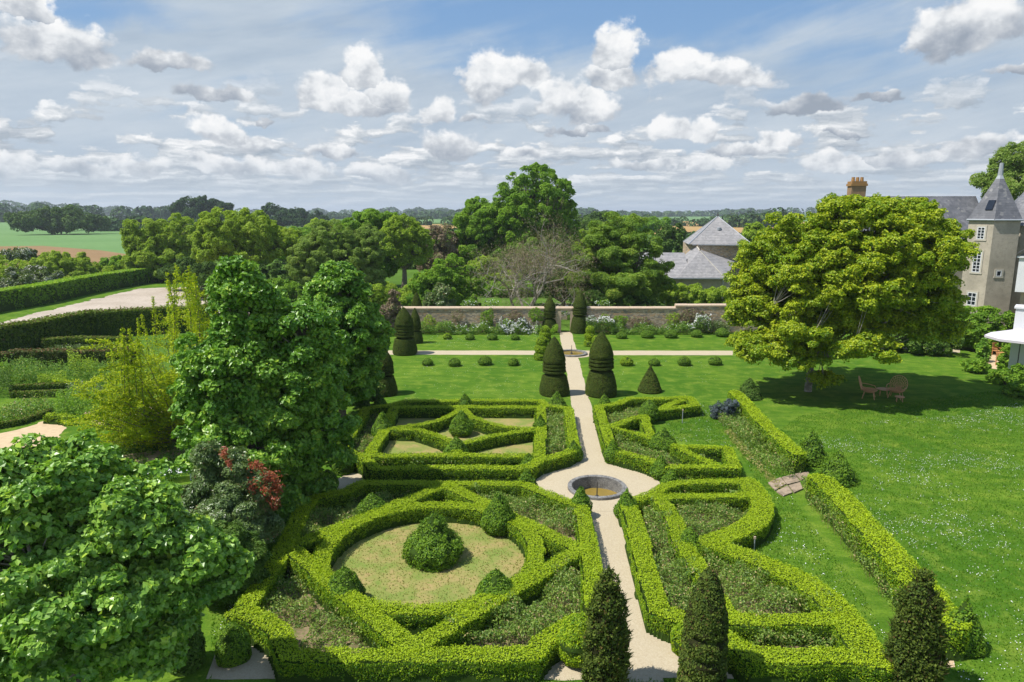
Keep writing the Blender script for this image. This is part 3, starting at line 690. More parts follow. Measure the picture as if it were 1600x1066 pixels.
daisies('daisies', 'white daisies on the two middle lawns', px((620, 620), (880, 620), (880, 560), (640, 560)), 450, 512, .5)
daisies('daisies', 'white daisies on the lawn beyond the cross path', px((660, 545), (860, 545), (860, 525), (670, 525)), 500, 513, .5)
daisies('daisies', 'white daisies on the lawn right of the path', px((955, 600), (1120, 600), (1130, 560), (950, 560)), 200, 514, .5)
daisies('daisies', 'white daisies in the shaded grass left of the ring parterre', px((330, 1000), (385, 900), (420, 830), (470, 770), (480, 790), (400, 900), (350, 990)), 500, 515, .5)

# ---------------------------------------------------------------- basins
def basin(name, label, u, v, ro, ri, hk, depth, zw, cat='basin'):
    x, y = GX(u, v); t = thing(name, label, cat, (x, y, 0))
    tm = TM(); lathe(tm, [(.0, ro), (hk, ro), (hk+.02, ro-.02), (hk+.02, ri+.02), (hk, ri), (0, ri), (depth, ri)], sides=72, cap=False); tm.obj('kerb_ring', M['kerb'], t)
    for k in range(18):
        a = k*2*math.pi/18+.1; rm = (ro+ri)/2; tm = TM()
        box(tm, (rm*math.cos(a), rm*math.sin(a), hk+.0215), (ro-ri-.03, .02, .005), a); tm.obj('stone_joint', M['iron'], t)
    w = TM(); lathe(w, [(zw, ri+.0), (zw+.001, .0)], sides=48, cap=False); w.obj('water', M['water'], t)
    tm = TM(); tube(tm, [(0, 0, zw-.01), (0, 0, zw+.75)], [.03, .018], 8); tube(tm, [(0, 0, zw), (0, 0, zw+.1)], [.12, .09], 10); tm.obj('jet_pipe', M['iron'], t)
def g_water(nt, pos):
    a = noise(nt, pos, 3, 3); return mixc(nt, a, (.30, .20, .04), (.17, .13, .03)), a
M['water'] = surf('pond_water', g_water, .12, .5, (.15, .02))
basin('round_basin', 'round stone basin with brown water in the gravel circle', 933, 764, 46*mpb, 39*mpb, .13, -.75, -.42)
basin('round_basin', 'small far round basin in the cross path between the tiered box towers', 893, 553.5, 1.35, 1.1, .14, .02, .03)

# ---------------------------------------------------------------- trees
def bez(a, b, bend, n=6, g=rng):
    a = np.asarray(a, float); b = np.asarray(b, float); m = (a+b)/2+np.asarray(bend); t = np.linspace(0, 1, n)[:, None]
    return (1-t)**2*a+2*t*(1-t)*m+t*t*b
def tree(name, label, base, lobes, mat, leaf, nclump, cr, seed, trunk_r=.25, trunk_h=None, bark=None, group=None, cat='tree', flat=.62, per=None, tilt=.55, cover=2.2,
         forks=1, limbs=True, low=-.55, droop=.0, lshape=.62, twigs=1.0, depth=1.0, core=True, mix=None, splay=.5, rag=.17, lump=.7):
    """lobes: [(x,y,z,rx,ry,rz)] in metres in world; base (x,y)"""
    g = np.random.default_rng(seed); bx_, by_ = float(base[0]), float(base[1]); O = np.array([bx_, by_, 0.0])
    t = thing(name, label, cat, (bx_, by_, 0), 0, group)
    lob = np.array(lobes, float); lob[:, :3] -= O; lob[:, 3:] = np.maximum(lob[:, 3:]-cr*np.array([.6, .6, .6*flat+.1]), lob[:, 3:]*.6)
    ar = lob[:, 3]*lob[:, 4]+lob[:, 3]*lob[:, 5]+lob[:, 4]*lob[:, 5]
    cen = []; rad = []
    while len(cen) < nclump:
        k = g.choice(len(lob), p=ar/ar.sum()); d = unit(g.normal(0, 1, (1, 3)))[0]
        if d[2] < low: continue
        rr = 1+.06-abs(g.normal(0, rag)) if g.random() < .8 else g.uniform(.35, .8)
        c = lob[k, :3]+d*lob[k, 3:]*rr*np.array([1, 1, 1])
        # skip clumps deep inside another lobe
        q = (c-lob[:, :3])/lob[:, 3:]; q = np.delete(np.linalg.norm(q, axis=1), k)
        if len(q) and q.min() < .62: continue
        r = cr*g.uniform(.6, 1.3)
        if c[2] < r*.5: c[2] = r*.5
        cen.append(c); rad.append(r)
    cen = np.array(cen); rad = np.array(rad)
    area = 2*math.pi*rad**2*1.15; n = (area*cover/(leaf*leaf*.31*(lshape/.62))).astype(int)
    if per: n = np.maximum((n*per).astype(int), 4)
    idx = np.repeat(np.arange(len(cen)), n); N_ = len(idx)
    d = unit(g.normal(0, 1, (N_, 3))+np.array([0, 0, .55])); R0 = rad[idx][:, None]*np.array([1, 1, flat])
    cc_ = lob[:, :3].mean(0); outw = unit(cen-cc_+np.array([0, 0, .01]))
    d = unit(d+outw[idx]*splay)
    sh_ = 1-np.abs(g.normal(0, .22, N_))[:, None]
    P = cen[idx]+d*R0*sh_; P += (vnoise(P*1.7/cr, seed)[:, None]-.5)*d*cr*lump
    P[:, 2] = np.maximum(P[:, 2], .03)
    tint = g.uniform(-.22, .22, len(cen))[idx]
    tm = TM(); leaves(tm, P, d*.8+np.array([0, 0, .45]), leaf, W=leaf*lshape, tilt=tilt, rnd=np.clip(g.normal(.5, .22, N_)+tint, 0, 1), droop=droop, g=g)
    mats = [mat]
    if mix:
        m2, fr = mix; n_ = int(N_*fr); i = g.integers(0, N_, n_); mats.append(m2); leaves(tm, P[i]*1.01, d[i], leaf, W=leaf*lshape, tilt=tilt, m=1, g=g)
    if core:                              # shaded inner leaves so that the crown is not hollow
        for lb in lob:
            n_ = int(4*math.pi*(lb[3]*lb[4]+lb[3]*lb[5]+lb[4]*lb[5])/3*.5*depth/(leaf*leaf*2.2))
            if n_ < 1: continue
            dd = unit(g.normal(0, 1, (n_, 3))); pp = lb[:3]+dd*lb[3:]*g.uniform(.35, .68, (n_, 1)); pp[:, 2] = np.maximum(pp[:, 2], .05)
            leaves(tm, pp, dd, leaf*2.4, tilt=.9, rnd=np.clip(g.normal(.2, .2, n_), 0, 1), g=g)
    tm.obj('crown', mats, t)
    # wood
    wd = TM(); zt = trunk_h if trunk_h else max(.6, lob[:, 2].min()-lob[:, 5].max()*.3); top = np.array([g.normal(0, .15), g.normal(0, .15), zt])
    tube(wd, bez((0, 0, -.15), top, (g.normal(0, .1), 0, 0)), np.linspace(trunk_r*1.25, trunk_r*.8, 6), 9)
    if limbs:
        ends = []
        for lb in lob:
            for f in range(forks):
                e = lb[:3]+g.normal(0, .28, 3)*lb[3:]; e[2] = max(e[2], zt+.3)
                pth = bez(top, e, (e[0]*.1-top[0]*.1, 0, -.12*np.linalg.norm(e-top)), 8); r0 = trunk_r*.62/math.sqrt(1+.25*forks)
                tube(wd, pth, np.linspace(r0, r0*.3, 8), 7); ends.append(pth)
        EP = np.concatenate(ends); K = int(len(cen)*min(1, twigs))
        for c in cen[g.permutation(len(cen))[:K]]:
            j = np.argmin(np.linalg.norm(EP-c, axis=1)+np.maximum(0, EP[:, 2]-c[2])*1.5)
            L_ = np.linalg.norm(EP[j]-c); tube(wd, bez(EP[j], c, (0, 0, -.08*L_), 4), [trunk_r*.16+.01, trunk_r*.12, trunk_r*.08, .012], 4)
    wd.obj('trunk', bark or M['bark'], t)
    return t
def vrow(d): return 533+F*math.tan(math.atan(H/d)-PITCH)
def LB(u, v, ru, rv, dist, dy=0.0, rd=None):
    """lobe seen at pixel (u,v) with pixel radii, on the vertical line at ground range dist (+dy metres deeper)"""
    p = RNG(u, dist+dy, v); z = HZ(p[0], p[1], v); m = mpp(p[0], p[1], z)
    return (p[0], p[1], z, ru*m, (rd if rd is not None else ru)*m, rv*m)
def pxtree(name, label, u, dist, lobes, *a, **k):
    b = RNG(u, dist, vrow(dist))
    L_ = [LB(l[0], l[1], l[2], l[3], dist, *(l[4:])) for l in lobes]
    if k.get('cat') in ('shrub', 'bush'):
        L_ = [(x, y, (z+rz)/2, rx, ry, max((z+rz)/2, .2)) for x, y, z, rx, ry, rz in L_]; k['trunk_r'] = .06
    return tree(name, label, b, L_, *a, **k)
# near left lime
pxtree('lime_tree', 'big broad leaved tree filling the lower left corner of the garden', 110, 17.5, [(60, 785, 122, 105), (172, 814, 108, 98, -.5), (276, 888, 98, 88, -.8), (90, 950, 150, 120, -1.2), (215, 985, 95, 85, -1.0), (-30, 870, 110, 120)],
       M['lime'], .155, 680, .40, 600, trunk_r=.22, trunk_h=1.4, cover=1.35, tilt=.5, flat=.5, droop=.35, lshape=.8, rag=.34, depth=.4)
# big lime behind it
pxtree('lime_tree', 'tall conical broad leaved tree with two tops standing left of the ring parterre', 425, 28.5, [(385, 478, 56, 74), (365, 590, 90, 100), (462, 560, 80, 95), (385, 690, 98, 82, -.6), (485, 660, 68, 105), (440, 760, 78, 60), (430, 620, 90, 110)],
       M['lime2'], .19, 900, .45, 601, trunk_r=.25, trunk_h=1.2, cover=1.7, tilt=.55, flat=.65, droop=.3, lshape=.7, low=-.7, rag=.22)
pxtree('lime_tree', 'bright green tree behind the tall conical tree, left of the lawn', 535, 39, [(530, 455, 45, 48), (520, 520, 78, 70), (566, 530, 44, 62), (530, 590, 62, 55)],
       M['lime2'], .21, 480, .5, 602, trunk_r=.22, trunk_h=1.5, cover=1.7, tilt=.55, flat=.65, droop=.2, lshape=.7, low=-.7, rag=.22)
# maple on the right lawn
mb = GX(1264, 612); md = math.hypot(*mb)
pxtree('maple_tree', 'large yellow green maple spreading over the right lawn above the rattan chairs', 1264, md, [
    (1385, 392, 110, 78, 1), (1260, 395, 85, 70, 0), (1448, 425, 48, 85, 1.5), (1195, 420, 55, 60, 0), (1185, 490, 48, 42, -1), (1210, 545, 62, 32, -2.5), (1310, 480, 120, 60, 2), (1410, 500, 80, 50, 2.5), (1255, 520, 50, 28, -3.5),
    (1350, 545, 52, 30, -3), (1462, 500, 34, 56, 3), (1335, 345, 75, 40, 0), (1412, 354, 62, 42, 1), (1340, 430, 110, 80, 0), (1250, 450, 90, 60, -1), (1418, 450, 76, 70, 1), (1292, 590, 26, 20, -1.2), (1170, 460, 40, 40, 0), (1190, 540, 52, 30, -1.5), (1250, 560, 48, 22, -3)],
       M['maple'], .155, 1500, .55, 603, trunk_r=.21, trunk_h=2.4, bark=M['palebark'], cover=1.7, flat=.5, tilt=.55, forks=2, low=-.6, lshape=.75, depth=.12, twigs=.5, splay=.3, rag=.28, lump=1.4)
# golden sparse tree with upright shoots
def golden():
    g = np.random.default_rng(650); b = np.array([*GX(292, 700), 0.0]); t = thing('golden_tree', 'airy golden yellow tree with long upright shoots left of the tall limes', 'tree', tuple(b))
    wd = TM(); tm = TM(); P = []; N_ = []; d0 = math.hypot(b[0], b[1])
    def shoot(s, e, bend, dens, spread, thick, t0=.25):
        pth = bez(s, e, bend, 14); tube(wd, pth, np.linspace(thick, .006, 14), 5)
        ln = np.linalg.norm(e-s); n = int(ln*dens*.9); tt_ = g.uniform(t0, 1, n)
        i = np.minimum((tt_*13).astype(int), 12); fr = (tt_*13-i)[:, None]; c = pth[i]*(1-fr)+pth[i+1]*fr
        P.append(c+g.normal(0, 1, (n, 3))*(spread*1.25*(1.3-tt_))[:, None]*np.array([1, 1, .6])); N_.append(g.normal(0, .5, (n, 3))+np.array([0, 0, .9])); return pth
    for k in range(64):                   # spreading limbs fanning to the left and up
        u = g.uniform(118, 350); top = np.interp(u, [140, 180, 230, 270, 300, 350], [600, 545, 500, 465, 455, 500]); v = g.uniform(top, 690)
        d = d0+g.uniform(-2.6, 2.6); e = RNG(u, d, v); e[2] = max(.7, HZ(e[0], e[1], v)); e = e-b
        s = np.array([g.normal(0, .2), g.normal(0, .2), g.uniform(.2, 1.0)])
        pth = shoot(s, e, np.array([0, 0, -.10*np.linalg.norm(e)]), 60, .30, .04, .3)
        for q in range(7):                # side sprays held nearly level
            c = pth[g.integers(5, 14)]; a = g.uniform(0, 2*math.pi); l = g.uniform(.5, 1.5); e2 = c+np.array([l*math.cos(a)-.25, l*math.sin(a), g.uniform(-.1, .35)*l]); shoot(c, e2, np.array([0, 0, .08]), 130, .10, .012, .05)
    for k in range(34):                   # stiff upright shoots above them
        u = g.uniform(165, 340); vt = np.interp(u, [165, 200, 240, 265, 300, 320, 340], [545, 500, 450, 410, 412, 430, 480])+abs(g.normal(0, 30)); v0 = vt+g.uniform(70, 130)
        d = d0+g.uniform(-2, 2); s = RNG(u+g.uniform(0, 22), d, v0); s[2] = HZ(s[0], s[1], v0); e = RNG(u, d, vt); e[2] = HZ(e[0], e[1], vt)
        shoot(s-b, e-b, np.array([.08, 0, 0]), 120, .085, .02, .0)
        shoot(np.array([0, 0, 1.0]), s-b, np.array([0, 0, -.3]), 25, .25, .035, .5)
    P = np.concatenate(P); leaves(tm, P, np.concatenate(N_), .125, W=.06, tilt=.5, rnd=g.uniform(0, 1, len(P)), g=g)
    tm.obj('crown', M['sunburst'], t); tube(wd, [(0, 0, -.1), (.05, 0, .7), (.0, 0, 1.3)], [.16, .13, .09], 8); wd.obj('trunk', M['bark'], t)
golden()
# red tipped shrub and dark evergreen below the limes
pxtree('photinia_shrub', 'large grey green shrub with bright red shoots in front of the tall lime', 360, 24.5, [(340, 735, 52, 50), (392, 790, 42, 60, -.5), (355, 830, 55, 60, -1.2)], M['photinia'], .13, 150, .45, 605, trunk_r=.1, trunk_h=.5, cat='shrub', cover=2.2, lshape=.42, low=-.8)
def redshoots():
    g = np.random.default_rng(77); t = bpy.data.objects['photinia_shrub']; tm = TM(); O = np.array(t.location)
    for (u, v, ru, rv, n) in [(372, 728, 12, 8, 170), (392, 744, 15, 9, 240), (404, 762, 9, 10, 190), (398, 785, 8, 12, 210), (384, 768, 8, 12, 110), (320, 708, 6, 9, 150), (326, 724, 5, 9, 90), (362, 760, 8, 12, 110)]:
        for _ in range(1):
            uu = g.normal(u, ru*.5, n); vv = g.normal(v, rv*.5, n); d = 23.2+g.normal(0, .25, n)
            P = np.array([RNG(a, dd)+np.array([0, 0, HZ(*RNG(a, dd)[:2], b)]) for a, b, dd in zip(uu, vv, d)])-O
            leaves(tm, P, g.normal(0, .5, (n, 3))+np.array([0, -.4, .8]), .13, W=.05, tilt=.6, g=g)
    tm.obj('red_shoots', M['redleaf'], t)
redshoots()
pxtree('evergreen_shrub', 'dark bluish evergreen shrub below the red shoots at the edge of shade', 365, 21.5, [(375, 880, 38, 52), (345, 870, 40, 55)], M['shade'], .13, 90, .4, 606, trunk_r=.08, trunk_h=.4, cat='shrub', lshape=.4, low=-.8)
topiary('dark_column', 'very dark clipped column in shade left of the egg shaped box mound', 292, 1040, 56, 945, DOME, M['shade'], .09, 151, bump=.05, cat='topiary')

# ---------------------------------------------------------------- trees beyond the wall
def btree(name, label, u, dist, lobes, mat, seed, **k):
    p = RNG(u, dist); m = mpp(p[0], p[1], 4)
    leaf = max(.21, 2.7*m); kw = dict(trunk_r=.3, cover=1.9, flat=.85, depth=.5, tilt=.6, low=-.85, rag=.16, lump=.9, splay=.65, group='trees beyond the garden wall'); kw.update(k)
    A = sum(l[2]*l[3] for l in lobes)*m*m; crr = kw.pop('crr', 7.5)*m; nc = int(kw.pop('dn', .95)*A*4/(crr*crr)); 
    return pxtree(name, label, u, dist, lobes, mat, leaf, max(nc, 14), crr, seed, **kw)
btree('oak_tree', 'tallest round topped tree, rising alone above the skyline behind the wall', 832, 118, [(835, 322, 62, 60), (870, 352, 36, 48), (800, 358, 46, 44), (757, 355, 46, 46), (745, 390, 42, 42), (830, 395, 70, 42), (780, 420, 60, 40)], M['oak'], 700, trunk_h=6, trunk_r=.7, cover=2.2, rag=.2)
btree('hornbeam_tree', 'layered light green tree directly behind the wall left of the slate roofs', 968, 80, [(970, 370, 46, 38), (938, 405, 50, 42), (1000, 405, 48, 42), (968, 438, 80, 38), (1018, 440, 34, 34), (918, 445, 34, 32)], M['hornbeam'], 701, flat=.45, cover=2.1, rag=.2, trunk_h=1.5, crr=15, low=-.8)
btree('ash_tree', 'round light green tree left of the group with visible trunks, by the field', 240, 136, [(228, 374, 34, 34), (278, 372, 38, 34), (250, 400, 52, 34), (305, 400, 22, 36), (218, 412, 22, 30), (260, 425, 50, 20)], M['ash'], 702, trunk_h=1, low=-.9)
btree('ash_tree', 'broad dome shaped green tree with several trunks behind the tall lime', 352, 108, [(350, 364, 42, 36), (392, 367, 40, 36), (335, 395, 30, 28), (420, 390, 38, 28), (375, 395, 50, 22)], M['ash'], 703, trunk_h=6, low=-.5)
btree('ash_tree', 'smaller green tree at the right edge of the dome shaped group', 452, 110, [(445, 385, 34, 28), (470, 400, 22, 24)], M['ash'], 704, trunk_h=6, low=-.5)
btree('willow_tree', 'pale olive green feathery tree left of centre beyond the wall', 530, 92, [(520, 375, 40, 30), (495, 400, 42, 32), (545, 405, 52, 36), (575, 385, 30, 30), (480, 425, 30, 22), (560, 435, 45, 20)], M['olive'], 705, flat=.6, low=-.8, lshape=.4)
btree('ash_tree', 'green tree with pointed tops behind the pale feathery tree', 590, 112, [(575, 352, 28, 22), (600, 355, 26, 24), (560, 375, 40, 30), (545, 362, 22, 20), (590, 400, 40, 40)], M['oak'], 706, trunk_h=5)
btree('walnut_tree', 'sparse green tree with a clear forked trunk on the meadow beyond the wall', 630, 106, [(628, 366, 32, 28), (612, 388, 30, 26), (650, 385, 28, 28), (640, 405, 24, 14)], M['ash'], 707, trunk_h=3.5, trunk_r=.4, cover=1.3, depth=.1, forks=2, low=-.5)
btree('poplar_thicket', 'brownish barely leaved trees left of the tallest tree', 688, 116, [(670, 385, 18, 24), (690, 378, 20, 28), (708, 388, 14, 26), (684, 410, 32, 20)], M['plum'], 708, trunk_h=2, cover=.9, depth=.1)
btree('laurel_bush', 'dense green shrub with glossy leaves behind the wall below the tallest tree', 690, 80, [(695, 420, 38, 26), (668, 440, 32, 20), (720, 440, 36, 26), (690, 452, 30, 16)], M['oak'], 709, cat='shrub', trunk_h=.5, low=-.9, group=None)
btree('glossy_shrub', 'greyish glossy shrub just above the wall right of the lime trees', 690, 76, [(692, 458, 20, 16), (676, 466, 14, 10)], M['photinia'], 710, cat='shrub', trunk_h=.3, low=-.9, group=None)
btree('dark_conifer', 'dark gap of evergreen foliage behind the bare plum tree', 880, 88, [(890, 448, 28, 24), (862, 440, 26, 28), (805, 400, 22, 18)], M['shade'], 711, cat='tree', trunk_h=.5, low=-.9)
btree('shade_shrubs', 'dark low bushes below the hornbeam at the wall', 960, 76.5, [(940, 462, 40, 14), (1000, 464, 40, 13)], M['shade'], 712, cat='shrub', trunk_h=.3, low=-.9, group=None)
btree('hazel_bush', 'green bushes on the meadow left of the glossy shrub', 640, 84, [(640, 470, 26, 10), (612, 474, 20, 10)], M['ash'], 713, cat='shrub', trunk_h=.3, low=-.9, group=None)
btree('dark_tree', 'dark upright trees between the hornbeam and the pyramid roof', 1046, 150, [(1040, 372, 16, 22), (1056, 365, 12, 18), (1030, 385, 18, 20), (1062, 388, 10, 14)], M['shade'], 714, trunk_h=3, low=-.9)
btree('dark_tree', 'dark bushes in the field left of the pyramid roof', 1090, 190, [(1082, 378, 14, 9), (1100, 372, 10, 8)], M['shade'], 715, trunk_h=1, low=-.9)
btree('hedge_tree', 'green bush right of the pyramid roof in front of the maple crown', 1178, 130, [(1180, 372, 22, 22), (1165, 385, 16, 14)], M['ash'], 716, trunk_h=1, low=-.9)
btree('roadside_tree', 'distant dark tree pair right of the tallest tree on the skyline', 922, 260, [(912, 345, 14, 10), (940, 342, 20, 12), (925, 352, 30, 10)], M['shade'], 717, trunk_h=2, low=-.9)
btree('skyline_grove', 'dark round grove on the skyline behind the dome shaped group', 312, 520, [(300, 324, 24, 12), (325, 321, 28, 12), (345, 328, 20, 11), (285, 330, 20, 10), (315, 338, 40, 12)], M['farwood'], 718, trunk_h=2, low=-.9, crr=8)
btree('skyline_grove', 'long dark wooded bump on the skyline right of the dome shaped group', 465, 520, [(450, 334, 34, 10), (480, 341, 30, 9), (430, 332, 24, 10), (460, 345, 50, 8)], M['farwood'], 719, trunk_h=2, low=-.9, crr=8)
btree('field_grove', 'dark grove of trees standing in the middle of the green crop field', 95, 440, [(40, 343, 20, 15), (28, 346, 14, 12), (75, 342, 26, 18), (105, 343, 26, 18), (135, 347, 22, 15), (150, 349, 18, 13), (60, 350, 26, 12), (110, 352, 36, 11)], M['shade'], 720, trunk_h=2, low=-.9, crr=8)
btree('hawthorn_tree', 'white flowering hawthorn at the far left edge behind the field hedge', 40, 124, [(45, 445, 40, 30), (20, 462, 40, 22), (78, 440, 22, 20)], M['hawthorn'], 721, trunk_h=1, low=-.9, group='shrubs behind the field hedge')
btree('hawthorn_tree', 'pale blossoming hawthorn above the brown field on the left', 35, 150, [(30, 400, 22, 12), (52, 402, 16, 10)], M['hawthorn'], 722, trunk_h=1, low=-.9, group='shrubs behind the field hedge')
btree('bright_shrubs', 'bright green rounded bushes in front of the brown field on the left', 95, 136, [(85, 416, 32, 20), (110, 424, 40, 24), (60, 430, 36, 20), (150, 434, 38, 18), (10, 424, 36, 24), (95, 445, 60, 14), (125, 406, 18, 10)], M['ash'], 723, cat='shrub', trunk_h=.5, low=-.95, group='shrubs behind the field hedge')
btree('field_bush', 'dark bushes joining the field hedge to the round light green tree', 190, 140, [(188, 424, 28, 22), (215, 436, 32, 22), (170, 446, 34, 16), (245, 444, 30, 16)], M['oak'], 724, cat='shrub', trunk_h=.5, low=-.95, group='shrubs behind the field hedge')
btree('meadow_bush', 'low dark bush under the dome shaped trees', 425, 104, [(430, 424, 34, 14), (470, 430, 28, 12), (400, 434, 34, 12), (340, 436, 40, 12)], M['shade'], 725, cat='shrub', trunk_h=.5, low=-.9)
btree('lilac_bush', 'brownish green shrub at the left end of the garden wall', 612, 68, [(616, 470, 12, 22), (606, 500, 14, 28), (622, 505, 9, 20)], M['plum'], 726, cat='shrub', trunk_h=.5, low=-.9, group=None)
btree('plane_tree', 'olive green tree towering behind the slate tower roof at the right edge', 1575, 96, [(1578, 262, 30, 30), (1600, 245, 30, 24), (1545, 285, 24, 18), (1590, 300, 50, 34), (1640, 280, 40, 50)], M['olive'], 727, trunk_h=5, low=-.8, cover=1.1, depth=.2, crr=9)
btree('lilac_bush', 'dark shrub row left of the grass, below the shaded yew', 578, 42, [(580, 600, 18, 24), (560, 615, 20, 22)], M['shade'], 728, cat='shrub', trunk_h=.5, low=-.9, group=None, crr=9)
for i, (u, d_, lo_, mt_, lb) in enumerate([
    (410, 150, [(405, 368, 26, 26), (425, 380, 26, 22), (400, 395, 30, 22)], 'ash', 'green tree showing behind the right shoulder of the dome shaped group'),
    (470, 170, [(470, 378, 34, 22), (455, 392, 36, 20), (490, 392, 30, 20)], 'oak', 'mid green tree in the gap left of the pale feathery tree'),
    (500, 200, [(505, 358, 26, 16), (485, 366, 26, 16), (530, 362, 26, 16)], 'ash', 'distant green tree peeping over the pale feathery tree'),
    (650, 150, [(655, 398, 26, 22), (670, 405, 22, 20), (640, 410, 26, 20)], 'olive', 'pale scrub behind the tree with the clear forked trunk'),
    (655, 210, [(660, 372, 24, 14), (640, 376, 22, 14), (685, 376, 24, 16)], 'hornbeam', 'distant pale trees left of the tallest tree'),
    (705, 135, [(712, 400, 22, 26), (722, 425, 24, 22), (700, 430, 26, 20)], 'oak', 'green tree at the lower left foot of the tallest tree'),
    (600, 175, [(600, 415, 34, 18), (570, 412, 30, 20), (625, 420, 26, 14)], 'shade', 'dark bushes in the shade behind the feathery tree'),
    (900, 130, [(905, 385, 22, 28), (915, 400, 24, 26), (895, 410, 28, 24)], 'ash', 'light green tree between the bare plum tree and the hornbeam'),
    (870, 115, [(872, 410, 30, 26), (845, 420, 34, 24), (810, 425, 34, 24)], 'oak', 'green foliage seen through the bare branches of the plum tree'),
    (760, 110, [(762, 425, 34, 24), (735, 435, 30, 20), (785, 438, 30, 18)], 'ash', 'bright green shrubs left of the bare plum tree trunk'),
    (1000, 240, [(1000, 352, 30, 13), (975, 350, 24, 12), (1025, 352, 24, 14)], 'oak', 'distant trees above the hornbeam on the skyline'),
    (940, 190, [(945, 358, 28, 14), (915, 362, 26, 16)], 'shade', 'distant dark trees right of the tallest tree below the skyline'),
    (540, 84, [(548, 448, 36, 12), (520, 452, 30, 12), (590, 452, 24, 12)], 'ash', 'low green bushes in front of the pale feathery tree'),
    (430, 96, [(430, 448, 40, 12), (400, 452, 30, 12), (470, 452, 34, 11)], 'oak', 'bushes low behind the tall lime tops'),
    (660, 98, [(660, 440, 26, 16), (590, 448, 30, 10), (625, 452, 26, 8)], 'ash', 'light green scrub right of the forked trunk'),
    (800, 100, [(800, 452, 40, 14), (760, 456, 34, 12), (850, 455, 40, 14)], 'oak', 'green undergrowth behind the bare plum tree trunk'),
    (300, 118, [(305, 420, 26, 18), (330, 425, 26, 16), (280, 425, 26, 18)], 'shade', 'dark undergrowth between the round tree and the dome shaped group')]):
    btree('bushy_tree' if i not in (12, 13, 14, 15) else 'meadow_bush', lb, u, d_, lo_, M[mt_], 760+i, trunk_h=1, low=-.95, cat='tree' if i not in (12, 13, 14, 15) else 'shrub')
# bare twiggy plum tree behind the wall
def twiggy():
    g = np.random.default_rng(31); b = RNG(826, 78); t = thing('plum_tree', 'nearly bare purple grey tree with spreading pale branches behind the wall gateway', 'tree', tuple(b), 0, 'trees beyond the garden wall')
    wd = TM(); tw = TM()
    tips = []
    def grow(p, d, L_, r, lv):
        n = 5; pts = [p]
        for i in range(n):
            d = unit((d+g.normal(0, .16, 3)+np.array([0, 0, .03]))[None])[0]; p = p+d*L_/n; pts.append(p)
        tube(wd, pts, np.linspace(r, r*.55, n+1), 6 if lv < 2 else 4)
        if lv >= 5: tips.append(p); return
        for j in range(3 if lv < 3 else 2):
            a = unit((d+g.normal(0, .55 if lv else .5, 3)+np.array([0, 0, .05]))[None])[0]; q = pts[g.integers(3, n+1)]
            grow(q, a, L_*g.uniform(.62, .85), r*.58, lv+1)
    for k, (dx, dz, L_) in enumerate([(-1.25, .75, 4.2), (-.35, 1.2, 3.6), (.18, 1.4, 4.4), (.55, 1.3, 4.0), (.95, 1.0, 3.6)]):
        grow(np.array([dx*.3, g.normal(0, .2), 0.0]), unit(np.array([[dx, g.normal(0, .3), dz]]))[0], L_, .17, 0)
    wd.obj('trunk', M['palebark'], t)
    tips_ = np.array(tips); n = 44; P = np.repeat(tips_, n, 0)+g.normal(0, .55, (len(tips_)*n, 3)); leaves(tw, P, g.normal(0, 1, (len(P), 3)), .20, W=.05, tilt=1, g=g); tw.obj('crown', M['plum'], t)
twiggy()
# far woods and hedgerows: masses that read as one
def wood(name, label, pts, h, seed, r=7, dens=1.0, mat='farwood', dz=30):
    g = np.random.default_rng(seed); tm = TM(); P = []
    for (a, b) in zip(pts[:-1], pts[1:]):
        A = RNG(a[0], a[1]); B = RNG(b[0], b[1]); L_ = np.linalg.norm(B-A); n = max(2, int(L_/(r*.8)*dens))
        for k in range(n):
            t_ = g.random(); ha = a[2] if len(a) > 2 else h; hb = b[2] if len(b) > 2 else h
            p = A*(1-t_)+B*t_; dirv = p/np.linalg.norm(p); p = p+dirv*g.uniform(-dz, dz); P.append((p, ha*(1-t_)+hb*t_))
    V0 = []; 
    for p, hh in P:
        rr = r*g.uniform(.6, 1.35); top = hh*g.uniform(.75, 1.1)
        n = 90; d = unit(g.normal(0, 1, (n, 3))+np.array([0, 0, .3])); q = p+np.array([0, 0, top-rr*.9])+d*np.array([rr, rr, rr*.9]); q[:, 2] = np.maximum(q[:, 2], 0)
        leaves(tm, q, d, rr*.42, W=rr*.36, tilt=.35, rnd=np.clip(g.normal(.5, .25, n)+g.normal(0, .12), 0, 1), g=g)
        k = 10; box(tm, (p[0], p[1], (top-rr)/2), (rr*1.2, rr*1.2, max(top-rr, .5)), g.uniform(0, 3), .1)
    o = tm.obj(name, M[mat]); return tag(o, label, 'wood', None, 'stuff')
wood('far_wood', 'dark wood along the skyline on the left beyond the crop field', [(-60, 1000, 19), (60, 1000, 20), (180, 950, 19), (300, 900, 18)], 18, 800, 10)
wood('far_wood', 'row of trees at the far side of the crop field', [(150, 520, 8), (230, 470, 9), (330, 450, 11)], 9, 801, 6, dz=10)
wood('far_wood', 'distant blue green woods behind the trees in the middle of the skyline', [(440, 2300, 20), (640, 2300, 24), (760, 2200, 26), (900, 1800, 24)], 20, 802, 22, dz=150, dens=1.3)
wood('far_wood', 'second distant belt of woods left of centre', [(470, 1300, 10), (600, 1250, 13), (720, 1300, 15)], 12, 803, 13, dz=60)
wood('far_wood', 'distant woods along the skyline right of the tallest tree', [(900, 1500, 21), (960, 1600, 14), (1050, 1900, 13), (1200, 2000, 22), (1330, 2000, 24)], 18, 804, 18, dz=120, dens=1.3)
wood('far_wood', 'wooded ridge on the far left horizon', [(-80, 2400, 42), (60, 2300, 38), (200, 2300, 24), (420, 2400, 20)], 30, 805, 24, dz=120, dens=1.3)
